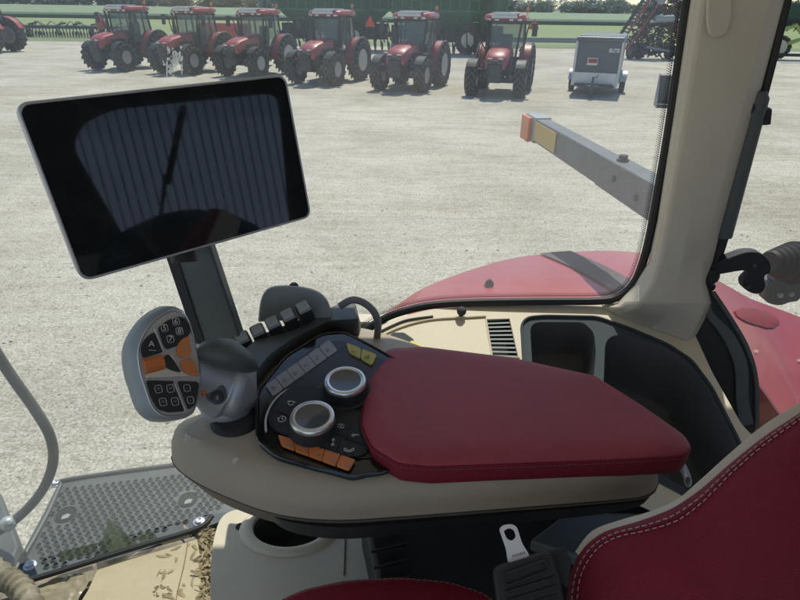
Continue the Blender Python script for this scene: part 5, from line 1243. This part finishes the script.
CP2 = PL(atd(390, 592, .62), (0, -.25, .97))
co2 = [(270, 602), (300, 587), (345, 577), (400, 574), (450, 579), (490, 592), (520, 625), (480, 760), (250, 760), (240, 650)]
pc = [CP2.at(p.x, p.y) for p in resamp(fillet(co2, 12, 5), 140)]
b = MB(); cushion(b, pc, CP2.n, [(0, -.06), (-.001, -.02), (0, -.008), (.003, -.002), (.008, .002), (.016, .005), (.03, .010), (.045, .0125)]); CU = b.build('cushion', M['leather'], ST, ang=80)
cen2 = sum(pc, V((0,0,0)))/len(pc); s3 = MB()
stitches(s3, [tuple(cen2 + (p-cen2)*(1-.005/(p-cen2).length) + CP2.n*.0012) for p in pc[:80]], .0060, .0038, .0005, CP2.n); s3.build('stitching', M['threadred'], CU)
# ================================================================== BELT BUCKLE
BB = thing('seat_belt_buckle', 'black seat belt buckle holding a bright steel latch tongue', 'seat belt buckle')
BPn = PL(atd(515, 545, .52), (-.1, -.65, .75))
tg1 = fillet([(499, 529), (503, 525), (512, 524), (517, 527), (522, 543), (530, 556), (508, 563), (506, 549)], 3)
hole2 = fillet([(503.5, 531), (509, 528), (514, 530), (516, 537), (512, 541), (507, 539)], 2)
a1 = [BPn.at(*p, .002) for p in tg1]; a2 = [BPn.at(*p, .002) for p in hole2]
b = MB(); b.poly(a1, [a2]); b.rings([a1, [p - BPn.n*.002 for p in a1]], False, False); b.rings([a2, [p - BPn.n*.002 for p in a2]], False, False); b.poly([p - BPn.n*.002 for p in a1], [[p - BPn.n*.002 for p in a2]])
b.build('tongue', mat('bright_steel', (.85, .87, .92), .35, metal=.25, bump=.1, bscale=200), BB)
ly = MB(); 
for k in range(7): ly.box(BPn.at(513+k*1.9, 556-k*.55, .0026), (.0006, .002, .0004))
ly.build('stamped_marks', M['tgrey'], BB)
b = MB(); b.prism([BPn.at(*p, .008) for p in fillet([(494, 572), (500, 566), (545, 552), (552, 553), (560, 575), (572, 640), (505, 660)], 5)], -BPn.n*.03); b.build('housing', M['black'], BB, bevel=.004)
b = MB(); b.tube([BPn.at(*p, .010) for p in fillet([(503, 575), (545, 560), (549, 570), (507, 586)], 3)], .0012, 6)
for k in range(3): b.tube([BPn.at(506+k, 592+k*9, .009), BPn.at(556+k, 577+k*9, .009)], .0012, 6)
b.build('press_frame', M['soft'], BB)
b = MB(); b.prism([BPn.at(*p, -.004) for p in fillet([(548, 553), (558, 548), (566, 549), (572, 562), (568, 590), (556, 580)], 4)], -BPn.n*.02); b.build('stalk', M['soft'], BB, bevel=.003)
# ================================================================== MARKS AND PAINTED REFLECTION ON GLASS
DG = thing('decal_reflection', 'faint painted reflection of a green triangular sticker and bar, low on the window glass', 'decal')  # flat tinted shapes paint a sticker's reflection in the pane
def onglass(px_, py_, off=-.004):
    r_ = ray(px_, py_)
    for (xa, ya), (xb, yb) in zip(gx[:-1], gx[1:]):
        # plane through (xa,ya),(xb,yb) vertical
        nrm = V((yb-ya, -(xb-xa), 0)).normalized(); t = (V((xa, ya, H))-CAM).dot(nrm)/r_.dot(nrm); p = CAM + r_*t
        if xa-1e-4 <= p.x <= xb+1e-4: return p + (nrm if nrm.y < 0 else -nrm)*.004*(off/-.004)
    return CAM + r_
def gpoly(px, m, name, off=-.004): q = [onglass(*p, off) for p in px]; return MB().poly(q).build(name, m, DG, smooth=False)
rnd = random.Random(4); b = MB()
for i in range(46):
    cx, cy = 172 + rnd.gauss(0, 5), 60 + rnd.gauss(0, 6); r_ = rnd.uniform(.4, 1.5)
    sy_ = rnd.uniform(1, 3.4); pts = [onglass(cx + r_*rnd.uniform(.6, 1.3)*math.cos(k*PI/4), cy + r_*sy_*rnd.uniform(.6, 1.2)*math.sin(k*PI/4), .008) for k in range(8)]
    b.add(pts, [tuple(range(8))])
for cx, L in ((166, 14), (180, 11), (172, 9)):
    b.add([onglass(cx-.8, 62, .008), onglass(cx+.8, 62, .008), onglass(cx+.5, 64+L, .008), onglass(cx-.5, 64+L, .008)], [(0,1,2,3)])
# shift onto the slanted pane
o = b.build('bird_dropping', M['dropping_glint'], None, smooth=False); tag(o, 'white splattered bird dropping on the window in front of the second tractor', 'bird dropping')
gpoly([(109, 517), (144, 547), (95, 561)], M['decal'], 'triangle')
gpoly([(114, 530), (130, 546), (109, 549)], M['decal2'], 'inner_triangle', -.006)
gpoly([(60, 550), (98, 541), (94, 552), (60, 560)], M['decal'], 'bar')
gpoly([(134, 536), (153, 530), (159, 538), (143, 543)], M['decal'], 'bar')
gpoly([(161, 540), (189, 533), (191, 537), (162, 544)], M['decal2'], 'reflection_strip')
p_ = onglass(118, 543, -.008); gr_ = (onglass(128, 541)-onglass(118, 543)).normalized()
text('AT', .022, p_, gr_, (0, 0, 1), M['decal2'], DG); text('EC', .018, onglass(147, 536, -.008), gr_, (0, 0, 1), M['decal2'], DG)
